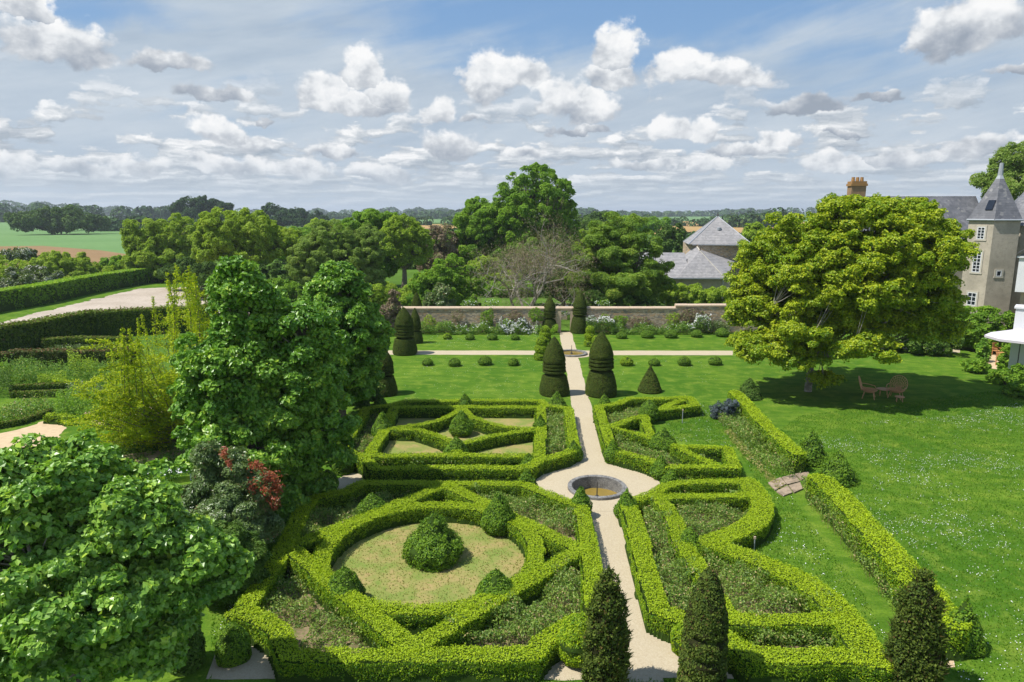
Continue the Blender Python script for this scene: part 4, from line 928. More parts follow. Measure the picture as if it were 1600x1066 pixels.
wood('far_hedgerow', 'hedgerow with trees across the fields right of the slate pyramid roof', [(1010, 620, 9), (1100, 600, 7), (1150, 560, 11), (1230, 600, 15)], 8, 806, 6, dz=8)
wood('far_hedgerow', 'nearer hedgerow along the straw coloured field', [(1040, 330, 3), (1080, 320, 3), (1200, 330, 3)], 3, 807, 3, dz=4)
wood('far_hedgerow', 'hedge line between meadow trees in the middle distance', [(470, 220, 6), (560, 210, 7), (660, 220, 6), (760, 230, 6), (930, 240, 7)], 6, 808, 5, dz=8)
wood('far_hedgerow', 'broken hedgerow among distant fields in the middle', [(560, 650, 7), (700, 620, 8), (760, 640, 6), (900, 620, 8), (1040, 650, 6)], 7, 809, 6, dz=12)
# fields
def fpoly(*pts): return [tuple(RNG(u, d)[:2]) for u, d in pts]
def vd(v): return 12/math.tan(PITCH+math.atan((v-533)/F))
sheet('crop_field', fpoly((-250, vd(384)), (60, vd(382)), (150, vd(392)), (215, vd(400)), (230, vd(366)), (215, vd(350)), (60, vd(341)), (-250, vd(341))), .25, M['crop'])
sheet('ploughed_field', fpoly((-250, vd(412)), (120, vd(412)), (200, vd(410)), (195, vd(392)), (150, vd(385)), (60, vd(377)), (-250, vd(374))), .5, M['plough'])
sheet('straw_field', fpoly((1020, vd(366)), (1300, vd(366)), (1300, vd(346)), (1020, vd(346))), .3, M['straw'])
sheet('green_field', fpoly((1030, vd(345.5)), (1300, vd(345.5)), (1300, vd(339)), (1080, vd(338)), (1030, vd(341))), .5, M['crop'])
sheet('straw_field', fpoly((640, vd(358)), (760, vd(358)), (760, vd(350)), (640, vd(351))), .3, M['straw'])
sheet('green_field', fpoly((560, vd(349)), (760, vd(349)), (760, vd(343)), (560, vd(344))), .5, M['crop'])
# car park and verge on the left
sheet('car_park', px((-200, 600), (0, 552), (60, 540), (140, 522), (230, 517), (420, 505), (420, 449), (320, 448), (215, 452), (130, 472), (0, 505), (-200, 545)), .06, M['carpark'], rag=.5)
sheet('verge', px((-200, 548), (0, 506), (130, 473), (215, 453), (330, 449), (430, 447), (430, 438), (250, 440), (120, 455), (0, 478), (-200, 515)), .05, M['lawn'])
def lhedge(name, label, pts, w_, h, mat, leaf, dens, seed, rough=.06, cell=.2):
    segs = [(np.array(GX(*a)), np.array(GX(*b)), w_) for a, b in zip(pts[:-1], pts[1:])]
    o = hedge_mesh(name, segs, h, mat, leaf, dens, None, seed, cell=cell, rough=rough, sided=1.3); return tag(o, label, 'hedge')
lhedge('field_hedge', 'long dark flowering hedge between the grass verge and the fields, far left', [(-80, 500), (60, 476), (130, 460), (200, 447), (250, 440)], 2.2, 2.6, M['oak'], .34, 34, 820)
lhedge('car_park_hedge', 'shaggy light green hedge between the car park and the kitchen garden', [(-80, 570), (0, 556), (60, 545), (140, 527), (230, 522), (330, 516)], 1.5, 2.5, M['hedgefar'], .22, 80, 821, rough=.2)
lhedge('clipped_hedge', 'brown green clipped hedge across the kitchen garden, nearer row', [(28, 577), (80, 577), (180, 577), (205, 570)], 1.1, 1.5, M['beech'], .16, 110, 822, cell=.15)
lhedge('clipped_hedge', 'short rusty end piece of clipped hedge at the left edge', [(-60, 580), (0, 580), (22, 579)], 1.1, 1.4, M['beech'], .16, 110, 823, cell=.15)
lhedge('clipped_hedge', 'narrow clipped hedge, farther row of the kitchen garden', [(74, 548), (120, 546), (200, 546)], .8, 1.1, M['hedgefar'], .16, 110, 824, cell=.15)
lhedge('low_edging', 'low yellow green box edging, far row in the kitchen garden', [(20, 611), (60, 609), (103, 607)], .4, .4, M['hedgefar'], .12, 200, 825, cell=.1)
lhedge('low_edging', 'low yellow green box edging, near row in the kitchen garden', [(22, 622), (60, 621), (98, 620)], .4, .4, M['hedgefar'], .12, 200, 826, cell=.1)
lhedge('low_edging', 'curved low box edging beside the sandy path on the left', [(-20, 674), (30, 665), (60, 655), (76, 648)], .35, .35, M['hedgefar'], .11, 220, 827, cell=.1)
lhedge('low_edging', 'short stub of clipped box at the end of the sandy path', [(78, 661), (96, 662), (110, 664)], .6, .5, M['box'], .11, 220, 828, cell=.1)
sheet('sandy_path', px((-60, 700), (-60, 682), (0, 678), (35, 670), (60, 661), (80, 656), (92, 659), (99, 666), (97, 676), (88, 686), (60, 700)), .03, M['sand'], rag=.25)
sheet('kitchen_garden', px((-80, 680), (-80, 585), (240, 585), (290, 640), (330, 740), (180, 740), (60, 700)), .022, M['lawn'])
sheet('bare_soil', px((150, 720), (300, 695), (330, 720), (300, 735), (190, 738)), .028, M['sand'], rag=.4)
sheet('bare_soil', px((130, 645), (300, 620), (330, 660), (240, 672), (150, 662)), .027, M['sand'], rag=.4)
for i, (pp, lb, h, m_, th) in enumerate([
    ([(-40, 615), (0, 605), (110, 600), (190, 600), (190, 584), (-40, 584)], 'tall leafy perennials in front of the brown green hedge', 1.1, 'perennial', .3),
    ([(60, 606), (105, 606), (105, 595), (60, 595)], 'bright yellow green clump in the kitchen garden', .7, 'ash', .2),
    ([(-40, 645), (0, 640), (80, 640), (100, 628), (130, 612), (190, 605), (220, 630), (150, 650), (60, 650), (-40, 665)], 'mixed low plants in the middle of the kitchen garden', .55, 'perennial', .33),
    ([(85, 655), (150, 655), (160, 635), (95, 635)], 'dark green bushy plant by the sandy path', 1.1, 'oak', .1),
    ([(5, 665), (75, 648), (78, 635), (10, 645)], 'green bushes inside the curved edging', .8, 'rose', .15),
    ([(-40, 625), (20, 622), (20, 605), (-40, 605)], 'dark blue green bush at the left edge of the kitchen garden', 1.3, 'shade', .1),
    ([(170, 700), (290, 680), (310, 720), (200, 735), (160, 720)], 'low green plants under the golden tree', .5, 'perennial', .4),
    ([(215, 760), (225, 722), (290, 718), (290, 745), (240, 760)], 'bright green ground cover by the white slatted bench', .2, 'lime2', .2),
    ([(110, 600), (150, 598), (160, 586), (110, 588)], 'taller pale green shrubs by the brown green hedge', 1.9, 'ash', .15),
    ([(20, 600), (60, 600), (60, 588), (20, 590)], 'tall feathery green plants near the rusty hedge end', 1.7, 'perennial', .15),
    ([(100, 635), (160, 632), (170, 610), (110, 615)], 'blue green shrubs in the middle of the kitchen garden', 1.0, 'photinia', .2),
    ([(150, 665), (210, 670), (220, 640), (160, 640)], 'green herbs left of the golden tree', .8, 'lime', .25),
    ([(-40, 600), (15, 598), (15, 588), (-40, 590)], 'leafy plants before the rusty hedge end', 1.2, 'oak', .2),
    ([(70, 540), (220, 540), (220, 560), (70, 560)], 'pale vegetables between the clipped hedges', .5, 'photinia', .35)]):
    planting('garden_plants', lb, 'plants', px(*pp), h*1.2, M[m_], .13, 240, 850+i, clump=1.0, thr=th*.9)

# ---------------------------------------------------------------- garden wall with gateway
def yw(u): return GX(u, 519)
WL, WG0, WG1, WS, WR = yw(600), yw(874), yw(893), yw(1053), yw(1200)
ZT = HZ(*yw(800), 479)
def wallrun(tm, cm, a, b, zt, th=.5):
    a, b = np.array(a), np.array(b); d = b-a; L_ = np.hypot(*d); rz = math.atan2(d[1], d[0]); c = (a+b)/2
    box(tm, (c[0], c[1], (zt-.22)/2), (L_, th, zt-.22), rz)
    n = max(1, int(L_/1.1)); 
    for k in range(n):
        t0 = (k+.5)/n; p = a+d*t0; s = L_/n-.012
        V = np.array([[-s/2, -th*.62, zt-.217], [s/2, -th*.62, zt-.217], [s/2, th*.62, zt-.217], [-s/2, th*.62, zt-.217], [-s/2, -th*.58, zt-.10], [s/2, -th*.58, zt-.10], [s/2, th*.58, zt-.10], [-s/2, th*.58, zt-.10], [-s/2, -.12, zt], [s/2, -.12, zt], [s/2, .12, zt], [-s/2, .12, zt]])
        cz, sz = math.cos(rz), math.sin(rz); V = V@np.array([[cz, sz, 0], [-sz, cz, 0], [0, 0, 1]])+np.array([p[0], p[1], rng.normal(0, .006)])
        cm.add(V, np.array([[0, 3, 2, 1], [0, 1, 5, 4], [1, 2, 6, 5], [2, 3, 7, 6], [3, 0, 4, 7], [4, 5, 9, 8], [5, 6, 10, 9], [6, 7, 11, 10], [7, 4, 8, 11], [8, 9, 10, 11]]))
t = thing('garden_wall', 'long rubble stone wall with pale coping and a small gateway behind the lawn', 'wall', (float(WG0[0]), float(WG0[1]), 0))
O = np.array([WG0[0], WG0[1], 0]); bt, ct = TM(), TM()
wallrun(bt, ct, WL, WG0, ZT); wallrun(bt, ct, WG1, WS, ZT); wallrun(bt, ct, WS, WR, ZT+.28); 
wallrun(TM(), ct, WG0, WG1, ZT)
lint = (np.array(WG0)+np.array(WG1))/2; box(ct, (lint[0], lint[1], ZT-.32), (1.15, .46, .20), 0)
def rel(tm): tm.V = [v-O.astype(np.float32) for v in tm.V]; return tm
rel(bt).obj('masonry', M['rubble'], t); rel(ct).obj('coping', M['coping'], t)
for s_, w_ in ((WG0, -.02), (WG1, .02)):
    jm = TM(); box(jm, (s_[0]+w_-O[0], s_[1]-O[1], (ZT-.42)/2), (.36, .56, ZT-.42)); jm.obj('gate_jamb', M['coping'], t)
# planting against the wall
for i, (u0, u1, h, m_, ex, lb) in enumerate([
    (655, 705, 1.1, 'perennial', None, 'green perennials at the left foot of the garden wall'),
    (700, 780, 1.0, 'perennial', ('petal', .07, .12), 'mixed border with a few white blooms along the wall'),
    (780, 840, 1.3, 'perennial', ('petal', .5, .16), 'large drift of white flowers at the foot of the wall left of the gateway'),
    (836, 872, .8, 'oak', None, 'dark green perennials beside the gateway'),
    (915, 960, 1.4, 'perennial', ('petal', .4, .16), 'white flowers at the wall right of the gateway'),
    (955, 1085, 1.0, 'perennial', ('petal', .03, .1), 'long green border along the wall right of the gateway'),
    (1075, 1110, 1.5, 'perennial', ('petal', .45, .16), 'white flowers near the maple end of the wall'),
    (1108, 1140, 1.2, 'photinia', None, 'grey green cushion plant beside the maple')]):
    planting('wall_border', lb, 'flower bed', px((u0, 524), (u1, 524), (u1, 519.5), (u0, 519.5)), h*1.15, M[m_], .14, 460, 900+i, clump=.9, thr=.22, extra=(M[ex[0]], ex[1], ex[2]) if ex else None)
def climber(name, label, u, v, ru, rv, mat, seed, n=500, y=None, leaf=.14, cat='climber', extra=None):
    g = np.random.default_rng(seed); P = []; p0 = yw(u) if y is None else y; m = mpp(p0[0], p0[1], 1.5)
    z0 = HZ(p0[0], p0[1], v); a = g.uniform(0, 2*math.pi, n); r_ = np.sqrt(g.uniform(0, 1, n))*(.6+.5*vnoise(np.column_stack([np.cos(a)*2, np.sin(a)*2, a*0+seed]), seed))
    X = p0[0]+np.cos(a)*r_*ru*m; Z = np.maximum(z0+np.sin(a)*r_*rv*m, .05); Y = p0[1]-.38-g.uniform(0, .3, n)*(1.2-r_)
    tm = TM(); leaves(tm, np.column_stack([X, Y, Z]), g.normal(0, .4, (n, 3))+np.array([0, -.7, .6]), leaf, tilt=.5, g=g)
    mats = [mat]
    if extra: k = int(n*.25); mats.append(extra); leaves(tm, np.column_stack([X, Y-.05, Z])[:k], np.tile([0, -.5, .8], (k, 1)), leaf*.9, m=1, g=g)
    return tag(tm.obj(name, mats), label, cat)
climber('climbing_rose', 'green climber rising up the wall left of the gateway', 763, 500, 12, 24, M['oak'], 930, 900)
climber('climbing_rose', 'small climber on the upper wall right of the green one', 806, 492, 13, 8, M['plum'], 931, 350)
climber('climbing_rose', 'reddish thin climber on the wall between the yews and the green climber', 715, 493, 14, 12, M['plum'], 932, 220)
climber('climbing_rose', 'leafy climber on the wall just left of the gateway yew', 838, 492, 14, 12, M['oak'], 951, 520)
climber('climbing_rose', 'low green climber near the left end of the wall', 672, 504, 14, 14, M['ash'], 952, 520)
climber('climbing_rose', 'green climber with white blooms beside the white flower drift', 792, 506, 12, 12, M['oak'], 953, 520, extra=M['petal'])
climber('climbing_rose', 'dark green climber right of the pink flowering rose', 968, 500, 14, 12, M['oak'], 954, 520)
climber('climbing_rose', 'thin climber where the wall steps up', 1050, 497, 12, 14, M['ash'], 955, 420)
climber('climbing_rose', 'pink flowering rose on the wall right of the gateway', 944, 497, 9, 9, M['oak'], 933, 240, extra=M['pink'])
climber('climbing_rose', 'loose green climber on the wall in the middle of the right half', 1000, 502, 20, 10, M['plum'], 934, 700)
climber('climbing_rose', 'tangled climber along the raised right end of the wall', 1082, 492, 26, 14, M['plum'], 935, 1100)
for u, lb in ((733, 'white blossoming rose looking over the wall top on the left'), (768, 'smaller white blossom spray above the wall top'), (942, 'white blossom spray above the wall right of the gateway')):
    p = yw(u); climber('rambling_rose', lb, u, 473, 14, 7, M['oak'], 940+u, 260, y=(p[0], p[1]+1.0), extra=M['petal'])
# white garden figure seen through the gateway
def figure():
    x, y = GX(883, 508); x, y = RNG(882.5, 77)[:2]; t = thing('garden_statue', 'small white garden figure seen through the wall gateway', 'statue', (x, y, 0))
    tm = TM(); tube(tm, [(-.34, 0, .95), (-.1, 0, 1.0), (.15, 0, 1.12), (.3, 0, 1.35)], [.17, .21, .19, .12], 10); tm.obj('body', M['white'], t)
    tm = TM(); tube(tm, [(.25, 0, 1.3), (.35, 0, 1.52), (.52, 0, 1.5), (.6, 0, 1.44)], [.11, .16, .10, .05], 10); tm.obj('head', M['white'], t)
    for a, b in ((-.3, -.1), (-.3, .1), (.18, -.1), (.18, .1)):
        tm = TM(); tube(tm, [(a, b, 1.0), (a+.02, b, .7), (a, b, .45)], [.08, .055, .06], 8); tm.obj('leg', M['white'], t)
    tm = TM(); box(tm, (0, 0, .22), (.85, .4, .44)); tm.obj('plinth', M['coping'], t)
figure()

# ---------------------------------------------------------------- slate roofed farm buildings
def frame_at(u, dist):                  # origin and axes: x to the right seen from the garden, y away
    p = RNG(u, dist); return np.array([p[0], p[1], 0.0])
def quadm(tm, pts, r=.5, m=0): tm.add(np.array(pts, float), np.array([list(range(len(pts)))]) if len(pts) == 4 else np.array([[0, 1, 2]]), r, m)
def pavilion():
    D = 100; m = mpp(*RNG(1120, D)[:2], 7); c = RNG(1119, D+4.2, 382); t = thing('slate_pavilion', 'square stone pavilion with a steep lichened slate pyramid roof', 'building', tuple(c))
    hw = 47*m; ze = HZ(*RNG(1119, D)[:2], 382); za = HZ(*RNG(1122, D+4.2)[:2], 338)
    tm = TM(); box(tm, (0, 0, ze/2), (hw*2-.7, hw*2-.7, ze), YAW); tm.obj('wall', M['rubble'], t)
    e = hw+.1; cz, sz = math.cos(-.12), math.sin(-.12); ro = lambda x, y, z: (x*cz-y*sz, x*sz+y*cz, z)
    A, B, Cc, Dd = ro(-e, -e, ze), ro(e, -e, ze), ro(e, e, ze), ro(-e, e, ze); ap = (0, 0, za)
    tm = TM(); [quadm(tm, [p, q, ap]) for p, q in ((A, B), (B, Cc), (Cc, Dd), (Dd, A))]; tm.add(np.array([A, B, Cc, Dd]), np.array([[0, 3, 2, 1]])); rf = tm.obj('roof', M['slate2'], t)
    tm = TM(); [tube(tm, [p, ap], [.09, .07], 6) for p in (A, B, Cc, Dd)]; tm.obj('ridge_caps', M['zinc'], rf)
    tm = TM(); tube(tm, [(0, 0, za), (0, 0, za+.5)], [.09, .05], 8); lathe(tm, [(za+.1, .02), (za+.2, .22), (za+.3, .02)], sides=10); tm.obj('finial', M['iron'], rf)
    tm = TM(); lathe(tm, [(0, .28), (.12, .30), (.42, .30), (.46, .0)], sides=14); o = tm.obj('roof_vent', M['zinc'], rf); f = .45; o.location = tuple(np.array(A)*(.5*f)+np.array(B)*(.5*f)+np.array(ap)*(1-f)-np.array([0, .1, .25]))
    tm = TM(); box(tm, (0, -e*1.0-.05, ze-.07), (e*2, .14, .12), -.12); tm.obj('gutter', M['zinc'], t)
    tm = TM(); tube(tm, [(-e+.5, -e+.15, ze-.1), (-e+.5, -e+.15, 3.5)], .07, 6); tm.obj('downpipe', M['iron'], t)
pavilion()
def barn():
    D = 92; c = RNG(1085, D, 434); t = thing('slate_barn', 'low stone outbuilding with hipped slate roof in front of the pavilion', 'building', tuple(c)); m = mpp(c[0], c[1], 4)
    ze = HZ(c[0], c[1], 434); zr = HZ(c[0], c[1]+3.5, 392); x0, x1 = -52*m, 58*m; dp = 7
    tm = TM(); box(tm, ((x0+x1)/2, dp/2, ze/2), (x1-x0-.4, dp-.2, ze)); tm.obj('wall', M['render'], t)
    xa = 16*m
    tm = TM(); ro = [(x0-3, -.2, ze), (x1, -.2, ze), (xa, 3.5, zr), (x0-3, 3.5, zr-.6)]
    # low left wing and hipped end
    L0, L1, L2, L3 = (x0-2.5, -.25, ze), (xa-22*m, -.25, ze), (xa-22*m, 4.5, zr-.3), (x0-2.5, 4.5, zr-.3)
    quadm(tm, [L0, L1, L2, L3]); quadm(tm, [L3, L2, (xa-22*m, 9, ze), (x0-2.5, 9, ze)]); quadm(tm, [L0, L3, (x0-2.5, 9, ze)])
    tm.obj('low_roof', M['slate2'], t)
    tm = TM(); a, b, ap = (xa-44*m, -.3, ze+.03), (x1-1, -.3, ze+.03), (xa, 3.4, zr); bk = (xa+7*m, 8.5, zr+.5)
    quadm(tm, [a, b, ap]); quadm(tm, [b, (x1+3, 8.5, ze+1.8), bk, ap]); quadm(tm, [ap, bk, (xa-44*m, 8.5, ze+.03), a]); hp = tm.obj('hipped_roof', M['slate2'], t)
    tm = TM(); tube(tm, [ap, bk], .09, 6); tube(tm, [b, ap], .05, 6); tm.obj('ridge_cap', M['ashlar'], hp)
    tm = TM(); tube(tm, [(xa, 3.4, zr-.1), (xa, 3.4, zr+.45)], .06, 6); tm.obj('finial', M['iron'], hp)
    tm = TM(); box(tm, ((x0+x1)/2-1, -.42, ze-.06), (x1-x0+2, .22, .14)); tm.obj('gutter', M['zinc'], t)
    tm = TM(); tube(tm, [(x1-1.2, -.35, ze-.1), (x1-1.2, -.35, 0)], .07, 6); tm.obj('downpipe', M['zinc'], t)
barn()
btree('boundary_shrub', 'ragged green and brown shrubs below the low slate roof, above the raised wall', 1085, 86, [(1060, 455, 22, 12), (1085, 452, 22, 12), (1112, 455, 24, 12), (1045, 465, 20, 9), (1130, 462, 20, 10)], M['ash'], 950, cat='shrub', trunk_h=.5, low=-.9, group=None, crr=7)

# ---------------------------------------------------------------- chateau
def window(t, P, nrm, w_, h, cols, rows_, rz, sur=True):
    """glazing-bar window on a wall; P centre on wall plane, rz the wall's direction"""
    cz, sz = math.cos(rz), math.sin(rz)
    def L2(x, y, z): return (P[0]+x*cz-y*sz, P[1]+x*sz+y*cz, P[2]+z)
    if sur:
        sm = TM(); b_ = .15
        for (x, z, ww, hh) in ((0, h/2+b_/2, w_+2*b_, b_), (0, -h/2-b_/2, w_+2*b_+.1, b_), (-w_/2-b_/2, 0, b_, h), (w_/2+b_/2, 0, b_, h)): box(sm, L2(x, -.02, z), (ww, .08, hh), rz)
        sm.obj('stone_surround', M['ashlar'], t)
    gm = TM(); box(gm, L2(0, .02, 0), (w_, .05, h), rz); g_ = gm.obj('window', M['glass'], t)
    fm = TM(); f = .06
    for x in (-w_/2+f/2, w_/2-f/2): box(fm, L2(x, -.035, 0), (f, .06, h), rz)
    for z in (-h/2+f/2, h/2-f/2): box(fm, L2(0, -.0355, z), (w_-2*f, .061, f), rz)
    for k in range(1, cols): box(fm, L2(-w_/2+w_*k/cols, -.034, 0), (.05, .055, h-2*f), rz)
    for k in range(1, rows_): box(fm, L2(0, -.036, -h/2+h*k/rows_), (w_-2*f, .05, .045), rz)
    o = fm.obj('frame', M['white'], t); o.parent = g_
def tower():
    D = 76; q = RNG(1554, D, 344); r = 2.25; d = q[:2]/np.linalg.norm(q[:2]); c = np.array([q[0]+d[0]*r, q[1]+d[1]*r, 0]); t = thing('chateau_tower', 'polygonal stone tower with slate spire roof and white glazing bar windows at the right edge', 'building', tuple(c))
    a0 = math.atan2(-d[1], -d[0]); zE = HZ(q[0], q[1], 344); zA = HZ(c[0], c[1], 268)
    vt = [(r*math.cos(a0+k*math.pi/3), r*math.sin(a0+k*math.pi/3)) for k in range(6)]
    tm = TM()
    for k in range(6):
        a, b = vt[k], vt[(k+1) % 6]; quadm(tm, [(a[0], a[1], 0), (b[0], b[1], 0), (b[0], b[1], zE), (a[0], a[1], zE)])
    tm.obj('wall', M['render'], t)
    tm = TM(); e = 1.07
    for k in range(6):
        a, b = vt[k], vt[(k+1) % 6]; quadm(tm, [(a[0]*e, a[1]*e, zE+.02), (b[0]*e, b[1]*e, zE+.02), (0, 0, zA)])
    rf = tm.obj('roof', M['slate'], t)
    tm = TM()
    for k in range(6):
        a, b = vt[k], vt[(k+1) % 6]; tube(tm, [(a[0]*e, a[1]*e, zE), (b[0]*e, b[1]*e, zE)], .10, 6)
    tm.obj('gutter', M['zinc'], rf)
    tm = TM(); f = .86
    for k in range(6):
        a, b = vt[k], vt[(k+1) % 6]; s = .15*1.06*e; quadm(tm, [(a[0]*s, a[1]*s, zE+(zA-zE)*.845), (b[0]*s, b[1]*s, zE+(zA-zE)*.845), (0, 0, zA+.1)])
    tube(tm, [(0, 0, zA-.4), (0, 0, zA+.75)], [.22, .16], 8); tm.obj('finial', M['zinc'], rf)
    tm = TM(); an = [a0+k*math.pi/3 for k in (0, -1)]
    # left visible face is between vertex 0 and vertex 7, right one between 0 and 1
    def face(k1, k2, s, z, push=.0):
        a, b = np.array(vt[k1]), np.array(vt[k2]); p = a+(b-a)*s; n_ = (a+b)/2; n_ = n_/np.linalg.norm(n_); p = p+n_*push; return np.array([p[0], p[1], z])
    # which neighbour lies to the left?
    kl, kr = (5, 1) if np.dot(np.array(vt[5]), rgt[:2]) < 0 else (1, 5)
    def rzf(kk):
        a, b = np.array(vt[0]), np.array(vt[kk]); 
        dd = (b-a) if kk == kr else (a-b); return math.atan2(dd[1], dd[0])
    for v0, v1, w_, rows_, s in ((355, 374, .66, 4, .45), (394, 426, .70, 6, .47), (458, 478, .80, 3, .49)):
        z0, z1 = HZ(q[0], q[1]+.6, v1), HZ(q[0], q[1]+.6, v0); window(t, face(0, kl, s, (z0+z1)/2), None, w_, z1-z0, 2 if rows_ < 5 else 2, rows_, rzf(kl))
    z0, z1 = HZ(q[0], q[1]+.6, 431), HZ(q[0], q[1]+.6, 422); window(t, face(0, kr, .42, (z0+z1)/2), None, .45, z1-z0, 1, 1, rzf(kr))
    # rooflight
    a, b = np.array(vt[0]), np.array(vt[kl]); f = .30; mid = (a*.72+b*.28)*e; P = np.array([mid[0]*(1-f), mid[1]*(1-f), zE+(zA-zE)*f]); n_ = (a+b)/2; n_ /= np.linalg.norm(n_)
    sl_ = math.atan2(zA-zE, r*math.cos(math.pi/6)*e)
    tm = TM(); box(tm, (P[0]+n_[0]*.06, P[1]+n_[1]*.06, P[2]+.03), (.62, .95, .08), rzf(kl), tilt=sl_); o = tm.obj('rooflight', M['glass'], rf)
tower()
def chateau():
    D = 84; a = RNG(1332, D, 320); b = RNG(1520, D, 320); t = thing('chateau_main_block', 'long stone main building with slate roof hidden behind the maple', 'building', tuple(a)); W = b[0]-a[0]+6; m = mpp(a[0], a[1], 10)
    zr = HZ(b[0], b[1]+4.5, 305); ze = 8.2
    tm = TM(); box(tm, (W/2, 4.5, ze/2), (W, 9, ze), 0); tm.obj('wall', M['render'], t)
    tm = TM(); A, B, Cc, Dd = (-.3, -.3, ze), (W, -.3, ze), (W, 9.3, ze), (-.3, 9.3, ze); r1, r2 = (3.5, 4.5, zr), (W, 4.5, zr)
    quadm(tm, [A, B, r2, r1]); quadm(tm, [Cc, Dd, r1, r2]); quadm(tm, [Dd, A, r1]); rf = tm.obj('roof', M['slate'], t)
    p = RNG(1339, D+4, 290)-a
    zt = HZ(p[0]+a[0], p[1]+a[1], 290); z2 = HZ(p[0]+a[0], p[1]+a[1], 277); cw = 23*m
    p = p.copy(); p[0] = max(p[0], -.2+cw/2) if False else p[0]
    tm = TM(); box(tm, (p[0]+0, p[1], zt/2+2), (cw, 1.1, zt-4)); ch = tm.obj('chimney', M['brickch'], t)
    tm = TM(); box(tm, (p[0], p[1], zt+.06), (cw*1.14, 1.3, .26)); box(tm, (p[0], p[1], zt+.32), (cw*1.02, 1.2, .26)); tm.obj('chimney_cap', M['lichen'], ch)
    for k in (-1, 0, 1):
        tm = TM(); lathe(tm, [(zt+.45, .2), (z2, .17), (z2+.01, .0)], c=(p[0]+k*cw*.3, p[1], 0), sides=10); tm.obj('chimney_pot', M['lichen'], ch)
    for u, v in ((1430, 470), (1468, 470), (1400, 470), (1375, 440), (1315, 460)):
        q = RNG(u, D)-a; window(t, (q[0], -.02, HZ(q[0]+a[0], a[1], v)), None, 1.0, 1.9, 2, 4, 0)
chateau()
def turret():
    D = 84; c = RNG(1616, D, 300); t = thing('round_turret', 'second slate spire with pale pointed finial cut by the right edge of the picture', 'building', tuple(c)); m = mpp(c[0], c[1], 12)
    ze = HZ(c[0], c[1], 352); za = HZ(c[0], c[1], 284)
    tm = TM(); lathe(tm, [(0, 3.1), (ze, 3.1)], sides=24, cap=False); tm.obj('wall', M['render'], t)
    tm = TM(); lathe(tm, [(ze, 3.5), (ze+(za-ze)*.35, 2.2), (ze+(za-ze)*.7, 1.0), (za, .25)], sides=24); rf = tm.obj('roof', M['slate'], t)
    tm = TM(); z5 = HZ(c[0], c[1], 258); lathe(tm, [(za-.3, .75), (za+.3, .35), ((za+z5)/2, .12), (z5, .04), (z5+1, .01)], sides=14); tm.obj('finial', M['zinc'], rf)
turret()
def wing():
    D = 70; a = RNG(1589, D, 430); t = thing('white_gabled_wing', 'white painted wing with a small slate gable at the right edge of the picture', 'building', tuple(a), R(-37)); z0, z1 = HZ(a[0], a[1], 456), HZ(a[0], a[1], 403)
    tm = TM(); box(tm, (2.5, 2, (z0+z1)/2), (5, 4, z1-z0)); tm.obj('upper_wall', M['white'], t)
    tm = TM(); box(tm, (2.7, 2.3, z0/2-.01), (4.6, 3.6, z0-.02)); tm.obj('lower_wall', M['render'], t)
    tm = TM(); quadm(tm, [(-.3, -.3, z1+.25), (2.6, -.3, z1+2.6), (2.6, 4.2, z1+2.6), (-.3, 4.2, z1+.25)]); quadm(tm, [(2.6, -.3, z1+2.6), (5.4, -.3, z1+.25), (5.4, 4.2, z1+.25), (2.6, 4.2, z1+2.6)]); quadm(tm, [(-.1, -.1, z1+.1), (5.2, -.1, z1+.1), (2.6, -.1, z1+2.4)], m=0)
    tm.obj('roof', M['slate'], t)
    tm = TM(); box(tm, (2.5, -.05, z1+.08), (5.3, .2, .14)); tm.obj('eaves_board', M['white'], t)
wing()
def whitedoor():
    D = 62; a = RNG(1585, D, 500); t = thing('white_porch', 'white painted panelled porch behind the parasol', 'porch', tuple(a), R(-37)); h = HZ(a[0], a[1], 482)
    tm = TM(); box(tm, (1.3, .8, h/2), (2.6, 1.6, h)); tm.obj('wall', M['white'], t)
    tm = TM(); box(tm, (1.3, .8, h+.06), (2.8, 1.8, .12)); tm.obj('cornice', M['white'], t)
    tm = TM(); box(tm, (1.3, -.02, h*.62), (2.62, .05, .1)); tm.obj('moulding', M['white'], t)
whitedoor()
btree('climbing_shrub', 'dark green wisteria mass covering the foot of the tower', 1530, math.hypot(*GX(1530, 548)), [(1520, 505, 34, 24), (1555, 500, 30, 22), (1495, 520, 24, 26), (1540, 530, 36, 22), (1580, 498, 12, 10)], M['oak'], 960, cat='shrub', trunk_h=.5, low=-.9, group=None, crr=9)
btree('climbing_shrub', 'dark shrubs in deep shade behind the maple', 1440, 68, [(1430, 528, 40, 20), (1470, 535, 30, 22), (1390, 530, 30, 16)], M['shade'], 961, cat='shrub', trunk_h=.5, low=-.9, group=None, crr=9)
btree('terrace_bush', 'clipped green bush left of the orange wooden chairs', 1524, math.hypot(*GX(1524, 582)), [(1524, 570, 17, 10), (1514, 570, 8, 7)], M['oak'], 962, cat='bush', trunk_h=.2, low=-.9, group='bushes by the terrace', crr=5)
btree('terrace_bush', 'small upright tiered bush standing before the wisteria', 1537, math.hypot(*GX(1537, 566)), [(1536, 540, 7, 12), (1538, 552, 8, 8)], M['lime2'], 963, cat='bush', trunk_h=.2, low=-.9, group='bushes by the terrace', crr=4)
btree('terrace_bush', 'slim upright bush in front of the parasol', 1571, math.hypot(*GX(1571, 580)), [(1571, 552, 8, 14), (1570, 568, 9, 8)], M['oak'], 964, cat='bush', trunk_h=.2, low=-.9, group='bushes by the terrace', crr=4)
btree('terrace_bush', 'wide olive bush at the right edge in front of the terrace', 1580, math.hypot(*GX(1580, 602)), [(1577, 588, 20, 9), (1602, 582, 20, 14), (1560, 582, 14, 8)], M['oak'], 965, cat='bush', trunk_h=.2, low=-.9, group='bushes by the terrace', crr=7)
